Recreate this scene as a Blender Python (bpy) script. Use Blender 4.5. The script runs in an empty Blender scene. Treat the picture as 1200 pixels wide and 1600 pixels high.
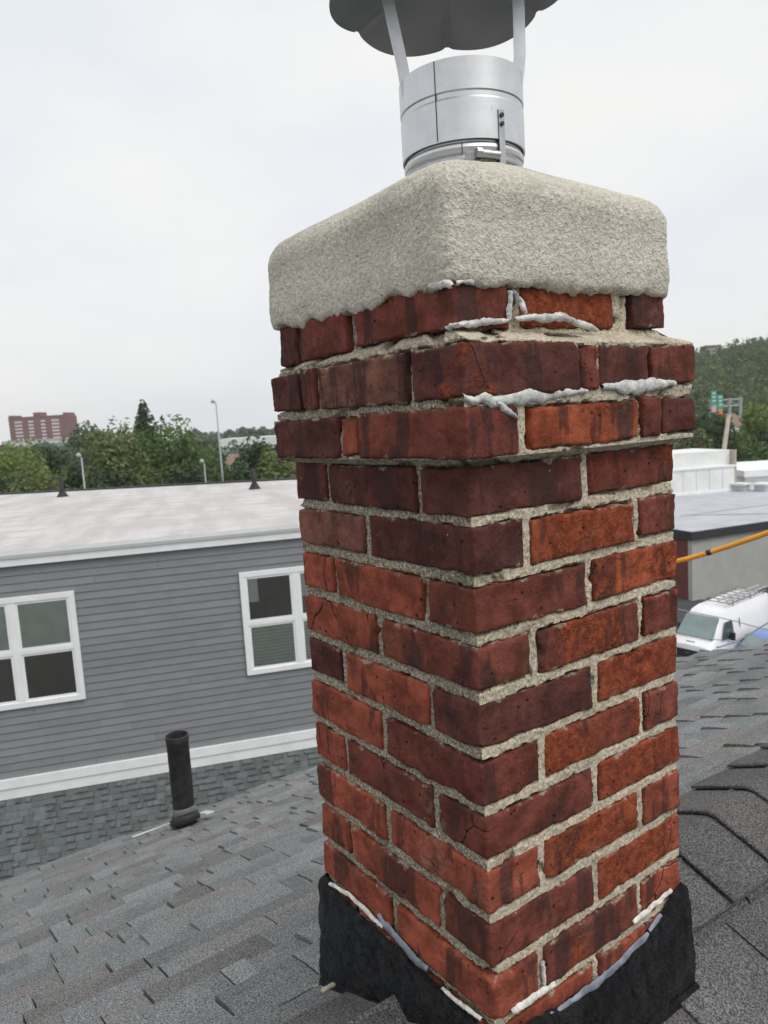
import bpy, math, random
import numpy as np
from mathutils import Vector, Matrix
rnd = random.Random(7)
rng = np.random.default_rng(11)
S = bpy.context.scene
COL = S.collection

# ------------------------------------------------------------------ camera
CAM = np.array([0.6167, -0.5528, 0.1184])
YAW, PITCH, ROLL, FPX = 0.9575, -0.1217, -0.0609, 1151.95
def cam_axes():
    cy, sy, cp, sp = math.cos(YAW), math.sin(YAW), math.cos(PITCH), math.sin(PITCH)
    f = np.array([-sy*cp, cy*cp, sp]); r = np.array([cy, sy, 0.0]); u = np.cross(r, f)
    c, s = math.cos(ROLL), math.sin(ROLL)
    return c*r+s*u, -s*r+c*u, f
AR, AU, AF = cam_axes()
cd = bpy.data.cameras.new('camera'); cam = bpy.data.objects.new('camera', cd); COL.objects.link(cam)
cam.matrix_world = Matrix(((AR[0], AU[0], -AF[0], CAM[0]), (AR[1], AU[1], -AF[1], CAM[1]), (AR[2], AU[2], -AF[2], CAM[2]), (0, 0, 0, 1)))
cd.sensor_fit = 'VERTICAL'; cd.sensor_height = 36.0; cd.sensor_width = 27.0; cd.lens = FPX/1600*36
cd.clip_start = 0.02; cd.clip_end = 6000
cd.dof.use_dof = True; cd.dof.focus_distance = 0.95; cd.dof.aperture_fstop = 13.0
S.camera = cam

# ------------------------------------------------------------------ world, sun, exposure
SUN_EL, SUN_AZ = math.radians(55), math.radians(78)   # azimuth from +y towards +x
W = bpy.data.worlds.new('World'); S.world = W; W.use_nodes = True
wt = W.node_tree; wn = wt.nodes; wl_ = wt.links
bg = wn['Background']; bg.inputs['Strength'].default_value = 0.1
sky = wn.new('ShaderNodeTexSky'); sky.sky_type = 'NISHITA'; sky.sun_disc = False
sky.sun_elevation = SUN_EL; sky.sun_rotation = SUN_AZ; sky.air_density = 1.4; sky.dust_density = 4.0
hs = wn.new('ShaderNodeHueSaturation'); hs.inputs['Saturation'].default_value = 0.55
wl_.new(sky.outputs[0], hs.inputs['Color'])
tc = wn.new('ShaderNodeTexCoord'); mp = wn.new('ShaderNodeMapping'); mp.inputs['Scale'].default_value = (1.6, 1.6, 4.0)
wl_.new(tc.outputs['Generated'], mp.inputs['Vector'])
nz = wn.new('ShaderNodeTexNoise'); nz.inputs['Scale'].default_value = 1.6; nz.inputs['Detail'].default_value = 6; nz.inputs['Roughness'].default_value = 0.5
wl_.new(mp.outputs[0], nz.inputs['Vector'])
cr = wn.new('ShaderNodeValToRGB')
cr.color_ramp.elements[0].position = 0.33; cr.color_ramp.elements[0].color = (7.9, 8.25, 8.7, 1)
cr.color_ramp.elements[1].position = 0.66; cr.color_ramp.elements[1].color = (9.05, 9.0, 8.85, 1)
wl_.new(nz.outputs['Fac'], cr.inputs['Fac'])
mx = wn.new('ShaderNodeMix'); mx.data_type = 'RGBA'; mx.inputs[0].default_value = 0.9
wl_.new(hs.outputs[0], mx.inputs[6]); wl_.new(cr.outputs[0], mx.inputs[7]); wl_.new(mx.outputs[2], bg.inputs['Color'])
sd = bpy.data.lights.new('sun', 'SUN'); sd.energy = 1.5; sd.angle = math.radians(35); sd.color = (1.0, 0.96, 0.9)
so = bpy.data.objects.new('sun', sd); COL.objects.link(so)
sdir = Vector((math.cos(SUN_EL)*math.sin(SUN_AZ), math.cos(SUN_EL)*math.cos(SUN_AZ), math.sin(SUN_EL)))
so.rotation_euler = sdir.to_track_quat('Z', 'Y').to_euler(); so.location = (6, 1, 12)
S.view_settings.view_transform = 'Standard'; S.view_settings.look = 'None'
S.view_settings.gamma = 1.0; S.view_settings.use_curve_mapping = False; S.view_settings.exposure = 0.14
S.cycles.use_denoising = True; S.cycles.max_bounces = 6; S.cycles.diffuse_bounces = 3; S.cycles.transparent_max_bounces = 8
GROUND = -11.0

# ------------------------------------------------------------------ helpers
def ray(x, y): return AR*((x-600)/FPX) + AU*((800-y)/FPX) + AF
def at(x, y, depth): return CAM + depth*ray(x, y)
def hit(x, y, n, c):
    d = ray(x, y); n = np.asarray(n, float); return CAM + d*((c-n@CAM)/(n@d))
def hz(x, y, z): return hit(x, y, (0, 0, 1), z)
def fl(x, y, off=0.0): return hit(x, y, (0, 1, 0), -off)      # left chimney face
def fr(x, y, off=0.0): return hit(x, y, (1, 0, 0), off)       # right chimney face
def _h(ix, iy, iz):
    h = (ix*374761393 + iy*668265263 + iz*1274126177) & 0xffffffff
    h = ((h ^ (h >> 13))*1103515245) & 0xffffffff
    h = (h ^ (h >> 16)) & 0xffffff
    return h/float(0xffffff)
def vn(P):
    P = np.asarray(P, float); i = np.floor(P).astype(np.int64); f = P-i; f = f*f*(3-2*f)
    o = 0
    for dx in (0, 1):
        wx = f[..., 0] if dx else 1-f[..., 0]
        for dy in (0, 1):
            wy = f[..., 1] if dy else 1-f[..., 1]
            for dz in (0, 1):
                wz = f[..., 2] if dz else 1-f[..., 2]
                o = o + wx*wy*wz*_h(i[..., 0]+dx, i[..., 1]+dy, i[..., 2]+dz)
    return o*2-1
def fbm(P, s, oct=4, g=.5):
    P = np.asarray(P, float)*s; a = 1; o = 0; t = 0
    for k in range(oct):
        o = o + a*vn(P+17.3*k); t += a; a *= g; P = P*2.03
    return o/t
def sstep(a, b, x):
    t = np.clip((x-a)/(b-a), 0, 1); return t*t*(3-2*t)

WL = {}
def new_obj(name, data, parent=None, world=(0, 0, 0)):
    o = bpy.data.objects.new(name, data); COL.objects.link(o)
    w = np.array(world, float); WL[o.name] = w
    if parent is not None:
        o.parent = parent; w = w-WL[parent.name]
    o.location = w
    return o
def thing(name, label, cat, loc=(0, 0, 0), group=None):
    o = new_obj(name, None, None, loc); o.empty_display_size = .1
    return tag(o, label, cat, group)
def tag(o, label=None, cat=None, group=None, kind=None):
    if label: o['label'] = label
    if cat: o['category'] = cat
    if group: o['group'] = group
    if kind: o['kind'] = kind
    return o
def mk_mesh(name, V, F, mat=None, smooth=False):
    me = bpy.data.meshes.new(name)
    if isinstance(F, np.ndarray):
        nf = len(F); me.vertices.add(len(V)); me.vertices.foreach_set('co', np.asarray(V, np.float32).ravel())
        me.loops.add(4*nf); me.loops.foreach_set('vertex_index', F.astype(np.int32).ravel())
        me.polygons.add(nf); me.polygons.foreach_set('loop_start', np.arange(0, 4*nf, 4, dtype=np.int32)); me.update(calc_edges=True)
    else: me.from_pydata([tuple(v) for v in V], [], [tuple(f) for f in F])
    if mat: me.materials.append(mat)
    if smooth:
        me.polygons.foreach_set('use_smooth', np.ones(len(me.polygons), bool))
    me.update(); return me
class MB:
    def __init__(s): s.V = []; s.F = []; s.n = 0
    def add(s, V, F):
        V = np.asarray(V, float); s.V.append(V); n = s.n
        s.F += [tuple(int(i)+n for i in f) for f in F]; s.n += len(V); return s
    def box(s, c, size, ax=None, taper=1.0):
        hx, hy, hzz = np.array(size)/2.0
        v = np.array([[x*hx*(taper if z > 0 else 1), y*hy*(taper if z > 0 else 1), z*hzz] for z in (-1, 1) for y in (-1, 1) for x in (-1, 1)])
        if ax is not None: v = v@np.array(ax, float)
        return s.add(v+np.array(c), [(0, 2, 3, 1), (4, 5, 7, 6), (0, 1, 5, 4), (2, 6, 7, 3), (0, 4, 6, 2), (1, 3, 7, 5)])
    def bbox(s, a, b):
        a = np.array(a, float); b = np.array(b, float); return s.box((a+b)/2, np.abs(b-a))
    def grid(s, P, closed_u=False, closed_v=False, flip=False):
        P = np.asarray(P, float); nu, nv = P.shape[:2]; F = []
        for i in range(nu if closed_u else nu-1):
            for j in range(nv if closed_v else nv-1):
                a, b = i*nv+j, ((i+1) % nu)*nv+j; c, d = ((i+1) % nu)*nv+(j+1) % nv, i*nv+(j+1) % nv
                F.append((a, d, c, b) if flip else (a, b, c, d))
        return s.add(P.reshape(-1, 3), F)
    def tube(s, pts, r, n=8, cap=True):
        pts = np.asarray(pts, float); m = len(pts); r = np.broadcast_to(np.asarray(r, float), (m,))
        T = np.gradient(pts, axis=0); T /= np.linalg.norm(T, axis=1)[:, None]
        ref = np.array([0, 0, 1.0]) if abs(T[0, 2]) < .9 else np.array([1.0, 0, 0])
        A = np.linspace(0, 2*np.pi, n, endpoint=False); P = []
        for k in range(m):
            x = np.cross(T[k], ref); x /= np.linalg.norm(x); y = np.cross(T[k], x)
            P.append(pts[k]+r[k]*(np.cos(A)[:, None]*x+np.sin(A)[:, None]*y))
        n0 = s.n; s.grid(P, closed_v=True)
        if cap:
            s.F.append(tuple(n0+i for i in range(n))); s.F.append(tuple(n0+(m-1)*n+i for i in reversed(range(n))))
        return s
    def lathe(s, prof, c=(0, 0, 0), n=48):
        A = np.linspace(0, 2*np.pi, n, endpoint=False)
        P = [[(c[0]+r*math.cos(t), c[1]+r*math.sin(t), c[2]+z) for t in A] for r, z in prof]
        return s.grid(P, closed_v=True, flip=True)
    def prism(s, poly, frame, d0, d1):
        """poly: 2D list; frame: (origin, u, v, w) -> extrude d0..d1 along w"""
        o, u, v, w = [np.array(q, float) for q in frame]; n = len(poly)
        V = [o+p[0]*u+p[1]*v+d0*w for p in poly]+[o+p[0]*u+p[1]*v+d1*w for p in poly]
        F = [tuple(reversed(range(n))), tuple(range(n, 2*n))]+[(i, (i+1) % n, n+(i+1) % n, n+i) for i in range(n)]
        return s.add(V, F)
    def build(s, name, mat, parent=None, smooth=False, origin=None, sharp=None):
        V = np.concatenate(s.V)
        o = (V.min(0)+V.max(0))/2 if origin is None else np.array(origin, float)
        me = mk_mesh(name, V-o, s.F, mat, smooth)
        if sharp:
            me.set_sharp_from_angle(angle=math.radians(sharp))
        return new_obj(name, me, parent, o)
def bevel(o, w, seg=2):
    m = o.modifiers.new('bevel', 'BEVEL'); m.width = w; m.segments = seg; m.limit_method = 'ANGLE'; return o

# ------------------------------------------------------------------ materials
class NT:
    def __init__(s, name):
        s.m = bpy.data.materials.new(name); s.m.use_nodes = True
        s.t = s.m.node_tree; s.n = s.t.nodes; s.p = s.n['Principled BSDF']
    def add(s, typ, **kw):
        nd = s.n.new(typ)
        for k, v in kw.items(): setattr(nd, k, v)
        return nd
    def set(s, sock, v):
        if isinstance(v, bpy.types.NodeSocket): s.t.links.new(v, sock)
        else: sock.default_value = v
    def coord(s, kind='Object', scale=(1, 1, 1), rand=0.0):
        tcn = s.add('ShaderNodeTexCoord'); mpn = s.add('ShaderNodeMapping'); s.set(mpn.inputs['Vector'], tcn.outputs[kind])
        mpn.inputs['Scale'].default_value = scale
        if rand:
            oi = s.add('ShaderNodeObjectInfo'); k = s.math('MULTIPLY', oi.outputs['Random'], rand)
            cx = s.add('ShaderNodeCombineXYZ')
            for q in range(3): s.set(cx.inputs[q], k)
            s.set(mpn.inputs['Location'], cx.outputs[0])
        return mpn.outputs[0]
    def math(s, op, a, b=0.0, clamp=False):
        nd = s.add('ShaderNodeMath', operation=op, use_clamp=clamp); s.set(nd.inputs[0], a); s.set(nd.inputs[1], b); return nd.outputs[0]
    def noise(s, vec, scale, detail=4, rough=.5, dist=0.0):
        nd = s.add('ShaderNodeTexNoise'); s.set(nd.inputs['Vector'], vec); nd.inputs['Scale'].default_value = scale
        nd.inputs['Detail'].default_value = detail; nd.inputs['Roughness'].default_value = rough; nd.inputs['Distortion'].default_value = dist
        return nd.outputs['Fac']
    def voro(s, vec, scale, feature='F1'):
        nd = s.add('ShaderNodeTexVoronoi', feature=feature); s.set(nd.inputs['Vector'], vec); nd.inputs['Scale'].default_value = scale; return nd.outputs['Distance']
    def ramp(s, f, a, b):
        nd = s.add('ShaderNodeMapRange', interpolation_type='SMOOTHSTEP'); s.set(nd.inputs[0], f); nd.inputs[1].default_value = a; nd.inputs[2].default_value = b; return nd.outputs[0]
    def mix(s, f, a, b, mode='MIX'):
        nd = s.add('ShaderNodeMix', data_type='RGBA', blend_type=mode); s.set(nd.inputs[0], f)
        for k, v in ((6, a), (7, b)): s.set(nd.inputs[k], (*v, 1) if isinstance(v, tuple) and len(v) == 3 else v)
        return nd.outputs[2]
    def scale(s, col, f):
        nd = s.add('ShaderNodeVectorMath', operation='SCALE'); s.set(nd.inputs[0], col if isinstance(col, bpy.types.NodeSocket) else tuple(col)); s.set(nd.inputs['Scale'], f); return nd.outputs[0]
    def bump(s, h, dist=.002, strength=1.0, prev=None):
        nd = s.add('ShaderNodeBump'); nd.inputs['Strength'].default_value = strength; nd.inputs['Distance'].default_value = dist; s.set(nd.inputs['Height'], h)
        if prev is not None: s.set(nd.inputs['Normal'], prev)
        return nd.outputs[0]
    def out(s, col=None, rough=None, normal=None, metal=None, spec=None):
        if col is not None: s.set(s.p.inputs['Base Color'], (*col, 1) if isinstance(col, tuple) and len(col) == 3 else col)
        if rough is not None: s.set(s.p.inputs['Roughness'], rough)
        if normal is not None: s.set(s.p.inputs['Normal'], normal)
        if metal is not None: s.set(s.p.inputs['Metallic'], metal)
        if spec is not None: s.set(s.p.inputs['Specular IOR Level'], spec)
        return s.m
def simple(name, c, rough=.7, var=.12, sc=6.0, bscale=80, bdist=.0, metal=0.0, spec=.4, rand=0.0):
    t = NT(name); v = t.coord(rand=31.0)
    f = t.noise(v, sc, 5, .6); col = t.mix(t.ramp(f, .3, .7), tuple(x*(1-var) for x in c), tuple(min(1, x*(1+var)) for x in c))
    if rand:
        oi = t.add('ShaderNodeObjectInfo'); k = t.math('ADD', t.math('MULTIPLY', oi.outputs['Random'], rand*2), 1-rand)
        col = t.scale(col, k)
    nrm = t.bump(t.noise(v, bscale, 3), bdist, .6) if bdist else None
    return t.out(col, rough, nrm, metal, spec)

def m_brick():
    t = NT('brick'); oi = t.add('ShaderNodeObjectInfo'); v = t.coord(rand=97.0); base = oi.outputs['Color']
    n1 = t.noise(v, 22, 8, .72)
    col = t.mix(t.ramp(n1, .30, .72), t.scale(base, .50), t.scale(base, 1.40))
    vb = t.coord(scale=(1, 1, .22), rand=53.0)                       # kiln-dark upright bands
    band = t.ramp(t.noise(vb, 20, 4, .6), .535, .60)
    col = t.mix(t.math('MULTIPLY', band, .70), col, (.050, .027, .026))
    sp = t.noise(v, 11, 7, .72, .6)                                  # spalled orange skin
    spm = t.math('MULTIPLY', t.math('SUBTRACT', sp, t.math('MULTIPLY_ADD', oi.outputs['Alpha'], -.30)), 20.0, True); [q for q in t.n if q.bl_idname == 'ShaderNodeMath' and q.operation == 'MULTIPLY_ADD'][-1].inputs[2].default_value = .665
    orange = t.mix(t.ramp(t.noise(v, 70, 6, .7), .35, .68), (.15, .032, .018), (.36, .090, .034))
    col = t.mix(t.math('MULTIPLY', spm, .85), col, orange)
    gm = t.ramp(t.noise(v, 9, 7, .7), .52, .70)                      # grime
    col = t.mix(t.math('MULTIPLY', gm, .42), col, (.038, .030, .028))
    ef = t.math('MULTIPLY', t.ramp(t.noise(t.coord(rand=23.0), 8, 5, .6), .60, .74), t.ramp(t.noise(v, 130, 4, .7), .42, .66))   # salts
    col = t.mix(t.math('MULTIPLY', ef, .38), col, (.42, .36, .32))
    fine = t.noise(v, 260, 3, .6)
    col = t.mix(t.ramp(fine, .62, .74), col, t.scale(col, .45))
    pit = t.ramp(t.voro(v, 62), .19, .07)
    pitm = t.math('MULTIPLY', pit, t.ramp(t.noise(v, 26, 2), .52, .6))
    col = t.mix(t.math('MULTIPLY', pitm, .8), col, (.02, .013, .012))
    wv = t.coord(rand=11.0)
    wh = t.math('MULTIPLY', t.ramp(t.voro(wv, 60), .075, .045), t.ramp(t.noise(wv, 18, 2), .60, .66))
    col = t.mix(wh, col, (.55, .5, .44))
    tg = t.add('ShaderNodeTexCoord'); sg_ = t.add('ShaderNodeSeparateXYZ'); t.set(sg_.inputs[0], tg.outputs['Generated'])
    ez = t.math('ABSOLUTE', t.math('SUBTRACT', sg_.outputs['Z'], .5))
    sm = t.math('ADD', t.math('MULTIPLY', ez, 1.15), t.math('MULTIPLY', t.noise(v, 34, 6, .7), .9))
    smm = t.math('MULTIPLY', t.ramp(sm, .985, 1.06), t.ramp(t.noise(v, 190, 3, .7), .30, .60))
    col = t.mix(t.math('MULTIPLY', smm, .75), col, (.40, .35, .275))
    dn = t.add('ShaderNodeVectorMath', operation='MULTIPLY_ADD')
    nc = t.add('ShaderNodeTexNoise'); t.set(nc.inputs['Vector'], v); nc.inputs['Scale'].default_value = 22; nc.inputs['Detail'].default_value = 4
    t.set(dn.inputs[0], nc.outputs['Color']); dn.inputs[1].default_value = (.035, .035, .035); t.set(dn.inputs[2], v)
    ce = t.ramp(t.voro(dn.outputs[0], 8.0, 'DISTANCE_TO_EDGE'), .010, .002)
    ck = t.math('MULTIPLY', ce, t.ramp(t.noise(v, 5.5, 2), .63, .67))
    col = t.mix(t.math('MULTIPLY', ck, .85), col, (.014, .009, .008))
    h = t.math('ADD', t.math('MULTIPLY', t.noise(v, 120, 6, .7), .9), t.math('MULTIPLY', n1, .7))
    h = t.math('SUBTRACT', h, t.math('ADD', t.math('MULTIPLY', pitm, .8), t.math('MULTIPLY', ck, 1.1)))
    h = t.math('ADD', h, t.math('MULTIPLY', t.math('MULTIPLY', t.noise(v, 210, 3, .7), spm), .9))
    return t.out(col, .9, t.bump(h, .0042, 1.0), spec=.18)

def m_sand(name, ca, cb, dark, gscale, moss=0.0, bd=.002, stain=.5, face=False):
    t = NT(name); v = t.coord()
    g = t.noise(v, gscale, 3, .75); g2 = t.voro(v, gscale*.55)
    col = t.mix(t.ramp(g, .3, .7), ca, cb)
    col = t.mix(t.ramp(t.noise(v, 9, 6, .6), .42, .72), col, t.scale(col, 1-stain*.45))
    dk = t.math('MULTIPLY', t.ramp(g2, .22, .08), t.ramp(t.noise(v, gscale*.4, 2), .46, .58))
    col = t.mix(t.math('MULTIPLY', dk, .8), col, dark)
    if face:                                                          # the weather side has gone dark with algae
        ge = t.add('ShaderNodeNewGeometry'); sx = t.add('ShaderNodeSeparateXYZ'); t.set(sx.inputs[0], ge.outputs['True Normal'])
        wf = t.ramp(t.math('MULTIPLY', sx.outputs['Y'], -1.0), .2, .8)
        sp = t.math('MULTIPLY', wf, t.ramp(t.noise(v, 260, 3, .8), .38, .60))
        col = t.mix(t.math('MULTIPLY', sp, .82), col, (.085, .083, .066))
    if moss:
        mm = t.math('MULTIPLY', t.ramp(t.noise(v, 13, 4, .6), .55, .72), t.ramp(t.noise(v, 160, 3, .7), .35, .65))
        col = t.mix(t.math('MULTIPLY', mm, moss), col, (.085, .088, .03))
    if name == 'cement':
        sk = t.ramp(t.noise(t.coord(scale=(1, 1, .35)), 13, 6, .65), .50, .72)
        col = t.mix(t.math('MULTIPLY', sk, .20), col, (.34, .30, .24))
        pk = t.math('MULTIPLY', t.ramp(t.voro(v, 95), .20, .10), t.ramp(t.noise(v, 30, 3), .50, .60)); col = t.mix(t.math('MULTIPLY', pk, .6), col, (.16, .14, .12))
    h = t.math('ADD', g, t.math('MULTIPLY', t.noise(v, gscale*.3, 4, .6), .9))
    return t.out(col, .95, t.bump(h, bd, 1.0), spec=.15)

def m_shingle(name, c, brown=.5, rel=1.0, gs=420.0):
    t = NT(name); oi = t.add('ShaderNodeObjectInfo'); ge = t.add('ShaderNodeNewGeometry')
    v = t.coord(rand=61.0)
    r = t.math('FRACT', t.math('ADD', t.math('MULTIPLY', oi.outputs['Random'], 7.31), ge.outputs['Random Per Island']))
    col = t.mix(t.math('MULTIPLY', t.ramp(r, .74, .80), brown), c, (c[0]*.92, c[1]*.76, c[2]*.67))
    r2 = t.math('FRACT', t.math('MULTIPLY', r, 13.7))
    col = t.scale(col, t.math('ADD', .80, t.math('MULTIPLY', r2, .38)))
    g = t.noise(v, gs, 2, .8)
    col = t.mix(t.ramp(g, .36, .66), t.scale(col, .36), t.scale(col, 1.80))
    lt = t.ramp(t.noise(v, gs*.55, 2, .7), .70, .76)
    col = t.mix(lt, col, (.5, .5, .49))
    col = t.mix(t.ramp(t.noise(v, 7, 4, .6), .45, .7), col, t.scale(col, .82))
    return t.out(col, .93, t.bump(t.math('ADD', g, t.math('MULTIPLY', t.noise(v, gs*.25, 3), .7)), .0016*rel, .9), spec=.2)

def m_tar():
    t = NT('tar'); v = t.coord(scale=(1, 1, .55))
    n = t.noise(v, 34, 7, .72, 1.2); f = t.noise(v, 180, 4, .7)
    col = t.mix(t.ramp(n, .38, .72), (.006, .0065, .008), (.030, .032, .039))  # lighter tone paints highlights into the tar colour
    col = t.mix(t.ramp(f, .64, .76), col, (.10, .10, .11))
    du_ = t.math('MULTIPLY', t.ramp(t.noise(v, 12, 5, .6), .54, .70), t.ramp(t.noise(v, 240, 3, .7), .38, .64))
    col = t.mix(t.math('MULTIPLY', du_, .22), col, (.16, .155, .15))
    rg = t.math('ADD', .18, t.math('MULTIPLY', t.ramp(t.noise(v, 22, 4, .6), .35, .65), .5))
    return t.out(col, rg, t.bump(t.math('ADD', n, t.math('MULTIPLY', f, .4)), .022, 1.0), spec=.35)

def m_metal(name, c, rough, dull=.12):
    t = NT(name); v = t.coord()
    n = t.noise(v, 30, 5, .6); st = t.noise(t.coord(scale=(1, 1, .08)), 90, 3, .6)
    col = t.mix(t.ramp(n, .3, .75), tuple(x*(1-dull) for x in c), c)
    sm = t.ramp(t.noise(v, 55, 3, .6), .66, .74)
    col = t.mix(t.math('MULTIPLY', sm, .25), col, (.35, .33, .31))
    return t.out(col, t.math('ADD', rough, t.math('MULTIPLY', st, .16)), t.bump(t.noise(v, 11, 3), .0015, .35), metal=1.0)

def m_leaf(name, a, b, ns=.55):
    t = NT(name); ge = t.add('ShaderNodeNewGeometry'); v = t.coord()
    f = t.math('ADD', t.math('MULTIPLY', ge.outputs['Random Per Island'], .55), t.math('MULTIPLY', t.noise(v, ns, 3), .75))
    col = t.mix(t.ramp(f, .25, .8), a, b)
    t.out(col, .62, spec=.25)
    tr = t.add('ShaderNodeBsdfTranslucent'); t.set(tr.inputs['Color'], t.scale(col, 1.2))
    ms = t.add('ShaderNodeMixShader'); ms.inputs[0].default_value = .3
    t.t.links.new(t.p.outputs[0], ms.inputs[1]); t.t.links.new(tr.outputs[0], ms.inputs[2])
    t.t.links.new(ms.outputs[0], t.n['Material Output'].inputs['Surface'])
    return t.m
def m_pane():
    t = NT('window_glass'); fn = t.add('ShaderNodeFresnel'); fn.inputs['IOR'].default_value = 1.5
    tp = t.add('ShaderNodeBsdfTransparent'); tp.inputs['Color'].default_value = (.93, .96, .95, 1)
    gl = t.add('ShaderNodeBsdfGlossy'); gl.inputs['Roughness'].default_value = .02
    ms = t.add('ShaderNodeMixShader'); t.set(ms.inputs[0], t.math('ADD', t.math('MULTIPLY', fn.outputs[0], 1.6), .05, True))
    t.t.links.new(tp.outputs[0], ms.inputs[1]); t.t.links.new(gl.outputs[0], ms.inputs[2]); t.t.links.new(ms.outputs[0], t.n['Material Output'].inputs['Surface'])
    return t.m
def m_membrane():
    t = NT('white_membrane'); v = t.coord()
    tcn = t.add('ShaderNodeTexCoord'); mr = t.add('ShaderNodeMapping'); mr.inputs['Rotation'].default_value = (0, 0, -math.radians(69.4)); t.set(mr.inputs['Vector'], tcn.outputs['Object'])
    ms = t.add('ShaderNodeMapping'); ms.inputs['Scale'].default_value = (1.9, .34, 1); t.set(ms.inputs['Vector'], mr.outputs[0])
    m2 = t.add('ShaderNodeMapping'); m2.inputs['Scale'].default_value = (.30, 1.3, 1); t.set(m2.inputs['Vector'], mr.outputs[0])
    col = t.mix(t.ramp(t.noise(ms.outputs[0], 1.0, 5, .55), .38, .64), (.58, .565, .56), (.45, .435, .435))
    col = t.mix(t.math('MULTIPLY', t.ramp(t.noise(m2.outputs[0], 1.1, 5, .6), .45, .62), .45), col, (.42, .40, .40))
    col = t.mix(t.math('MULTIPLY', t.ramp(t.noise(v, 6, 5, .6), .45, .7), .3), col, (.5, .48, .47))
    return t.out(col, .75, spec=.3)

M = {}
M['brick'] = m_brick()
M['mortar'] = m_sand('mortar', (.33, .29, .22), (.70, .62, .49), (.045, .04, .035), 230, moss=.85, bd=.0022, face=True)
M['cement'] = m_sand('cement', (.54, .505, .43), (.84, .79, .69), (.15, .135, .115), 200, bd=.0058, stain=.25)
M['shingle'] = m_shingle('shingle', (.184, .193, .196), brown=.40, gs=330.0)
M['cap_shingle'] = m_shingle('cap_shingle', (.128, .128, .129), brown=.25, rel=2.2, gs=300.0)
M['far_shingle'] = m_shingle('far_shingle', (.118, .132, .134), brown=.0, gs=200.0)
M['tar'] = m_tar()
M['steel'] = m_metal('steel', (.66, .67, .69), .36)
M['galv'] = m_metal('galvanised', (.50, .51, .52), .34, .25)
M['cap'] = simple('cap_zinc', (.26, .27, .285), .42, .10, 14, metal=.55, spec=.5)
M['rust'] = simple('rust', (.11, .035, .022), .85, .3, 40)
M['caulk'] = simple('caulk', (.54, .545, .53), .75, .32, 70, 160, .003)
M['sealant'] = simple('sealant', (.62, .61, .57), .85, .28, 90, 160, .003)
M['film'] = simple('membrane_strip', (.20, .22, .265), .6, .35, 40, 120, .003)
M['white'] = simple('white_trim', (.82, .835, .85), .5, .05, 3)
M['siding'] = simple('siding', (.215, .225, .240), .62, .06, 3, rand=.06)
M['cream'] = simple('wall_cream', (.6, .58, .53), .8, .1)
M['dark'] = simple('dark_metal', (.035, .036, .04), .5, .2)
M['interior'] = simple('interior', (.03, .031, .03), .9, .2)
M['blind'] = simple('blind', (.66, .70, .655), .8, .08)
M['pane'] = m_pane()
M['membrane'] = m_membrane()
M['pvc'] = simple('black_pipe', (.028, .026, .027), .75, .45, 25, 160, .001)
M['rubber'] = simple('rubber', (.02, .02, .02), .6, .2)
M['boot'] = simple('boot_collar', (.16, .155, .155), .5, .2)
M['alu'] = simple('aluminium', (.72, .73, .74), .35, .1, metal=.2)
M['asphalt'] = simple('asphalt', (.055, .056, .058), .9, .25, .4)
M['bark'] = simple('bark', (.07, .055, .042), .95, .3, 3)
M['stucco'] = simple('stucco', (.40, .405, .385), .9, .07, 1.2)
M['redwall'] = simple('red_brick_wall', (.16, .05, .04), .9, .15, 3)
M['roofgrey'] = simple('grey_membrane', (.44, .45, .49), .8, .10, .6)
M['offwhite'] = simple('white_cladding', (.74, .76, .74), .6, .06, 1.0)
M['van'] = simple('van_paint', (.78, .79, .81), .25, .03, 2, spec=.5)
M['carglass'] = simple('car_glass', (.06, .085, .085), .06, .15, 2, spec=.9)
M['carglass2'] = simple('windscreen', (.20, .27, .27), .08, .12, 2, spec=.9)
M['plastic'] = simple('black_plastic', (.018, .018, .02), .5, .2)
M['tyre'] = simple('tyre', (.02, .02, .02), .9, .2)
M['lens'] = simple('headlight', (.22, .24, .27), .15, .2, 20, spec=.8)
M['rack'] = simple('rack', (.22, .20, .18), .6, .25, 8)
M['blue'] = simple('blue_paint', (.16, .26, .56), .25, .05, 2, spec=.5)
M['orange'] = simple('orange_hose', (.80, .34, .025), .45, .06, 8)
M['wire'] = simple('wire', (.30, .30, .31), .6, .1)
M['polewood'] = simple('pole_wood', (.42, .37, .30), .9, .15, 3)
M['polemetal'] = simple('pole_metal', (.36, .38, .39), .5, .1)
M['towerbrick'] = simple('tower_brick', (.20, .085, .085), .9, .08, .2)
M['towerwin'] = simple('tower_window', (.62, .62, .64), .5, .1)
M['signgreen'] = simple('sign_green', (.10, .38, .27), .5, .1)
M['signpink'] = simple('sign_pink', (.66, .42, .52), .5, .1)
M['signorange'] = simple('sign_orange', (.85, .28, .03), .5, .1)
M['signwhite'] = simple('sign_white', (.7, .75, .72), .5, .05)
M['tileroof'] = simple('brown_roof', (.22, .145, .115), .9, .1)
M['stone'] = simple('pebble', (.35, .31, .26), .9, .25, 60, 200, .001)
t_ = NT('ground_cover'); v_ = t_.coord()
M['ground'] = t_.out(t_.mix(t_.ramp(t_.noise(v_, .02, 5, .6), .42, .6), (.05, .052, .05), (.045, .06, .03)), .95)
t_ = NT('hill_soil'); M['soil'] = t_.out(t_.mix(t_.noise(t_.coord(), .1, 4), (.025, .035, .02), (.04, .055, .03)), .95)
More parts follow.
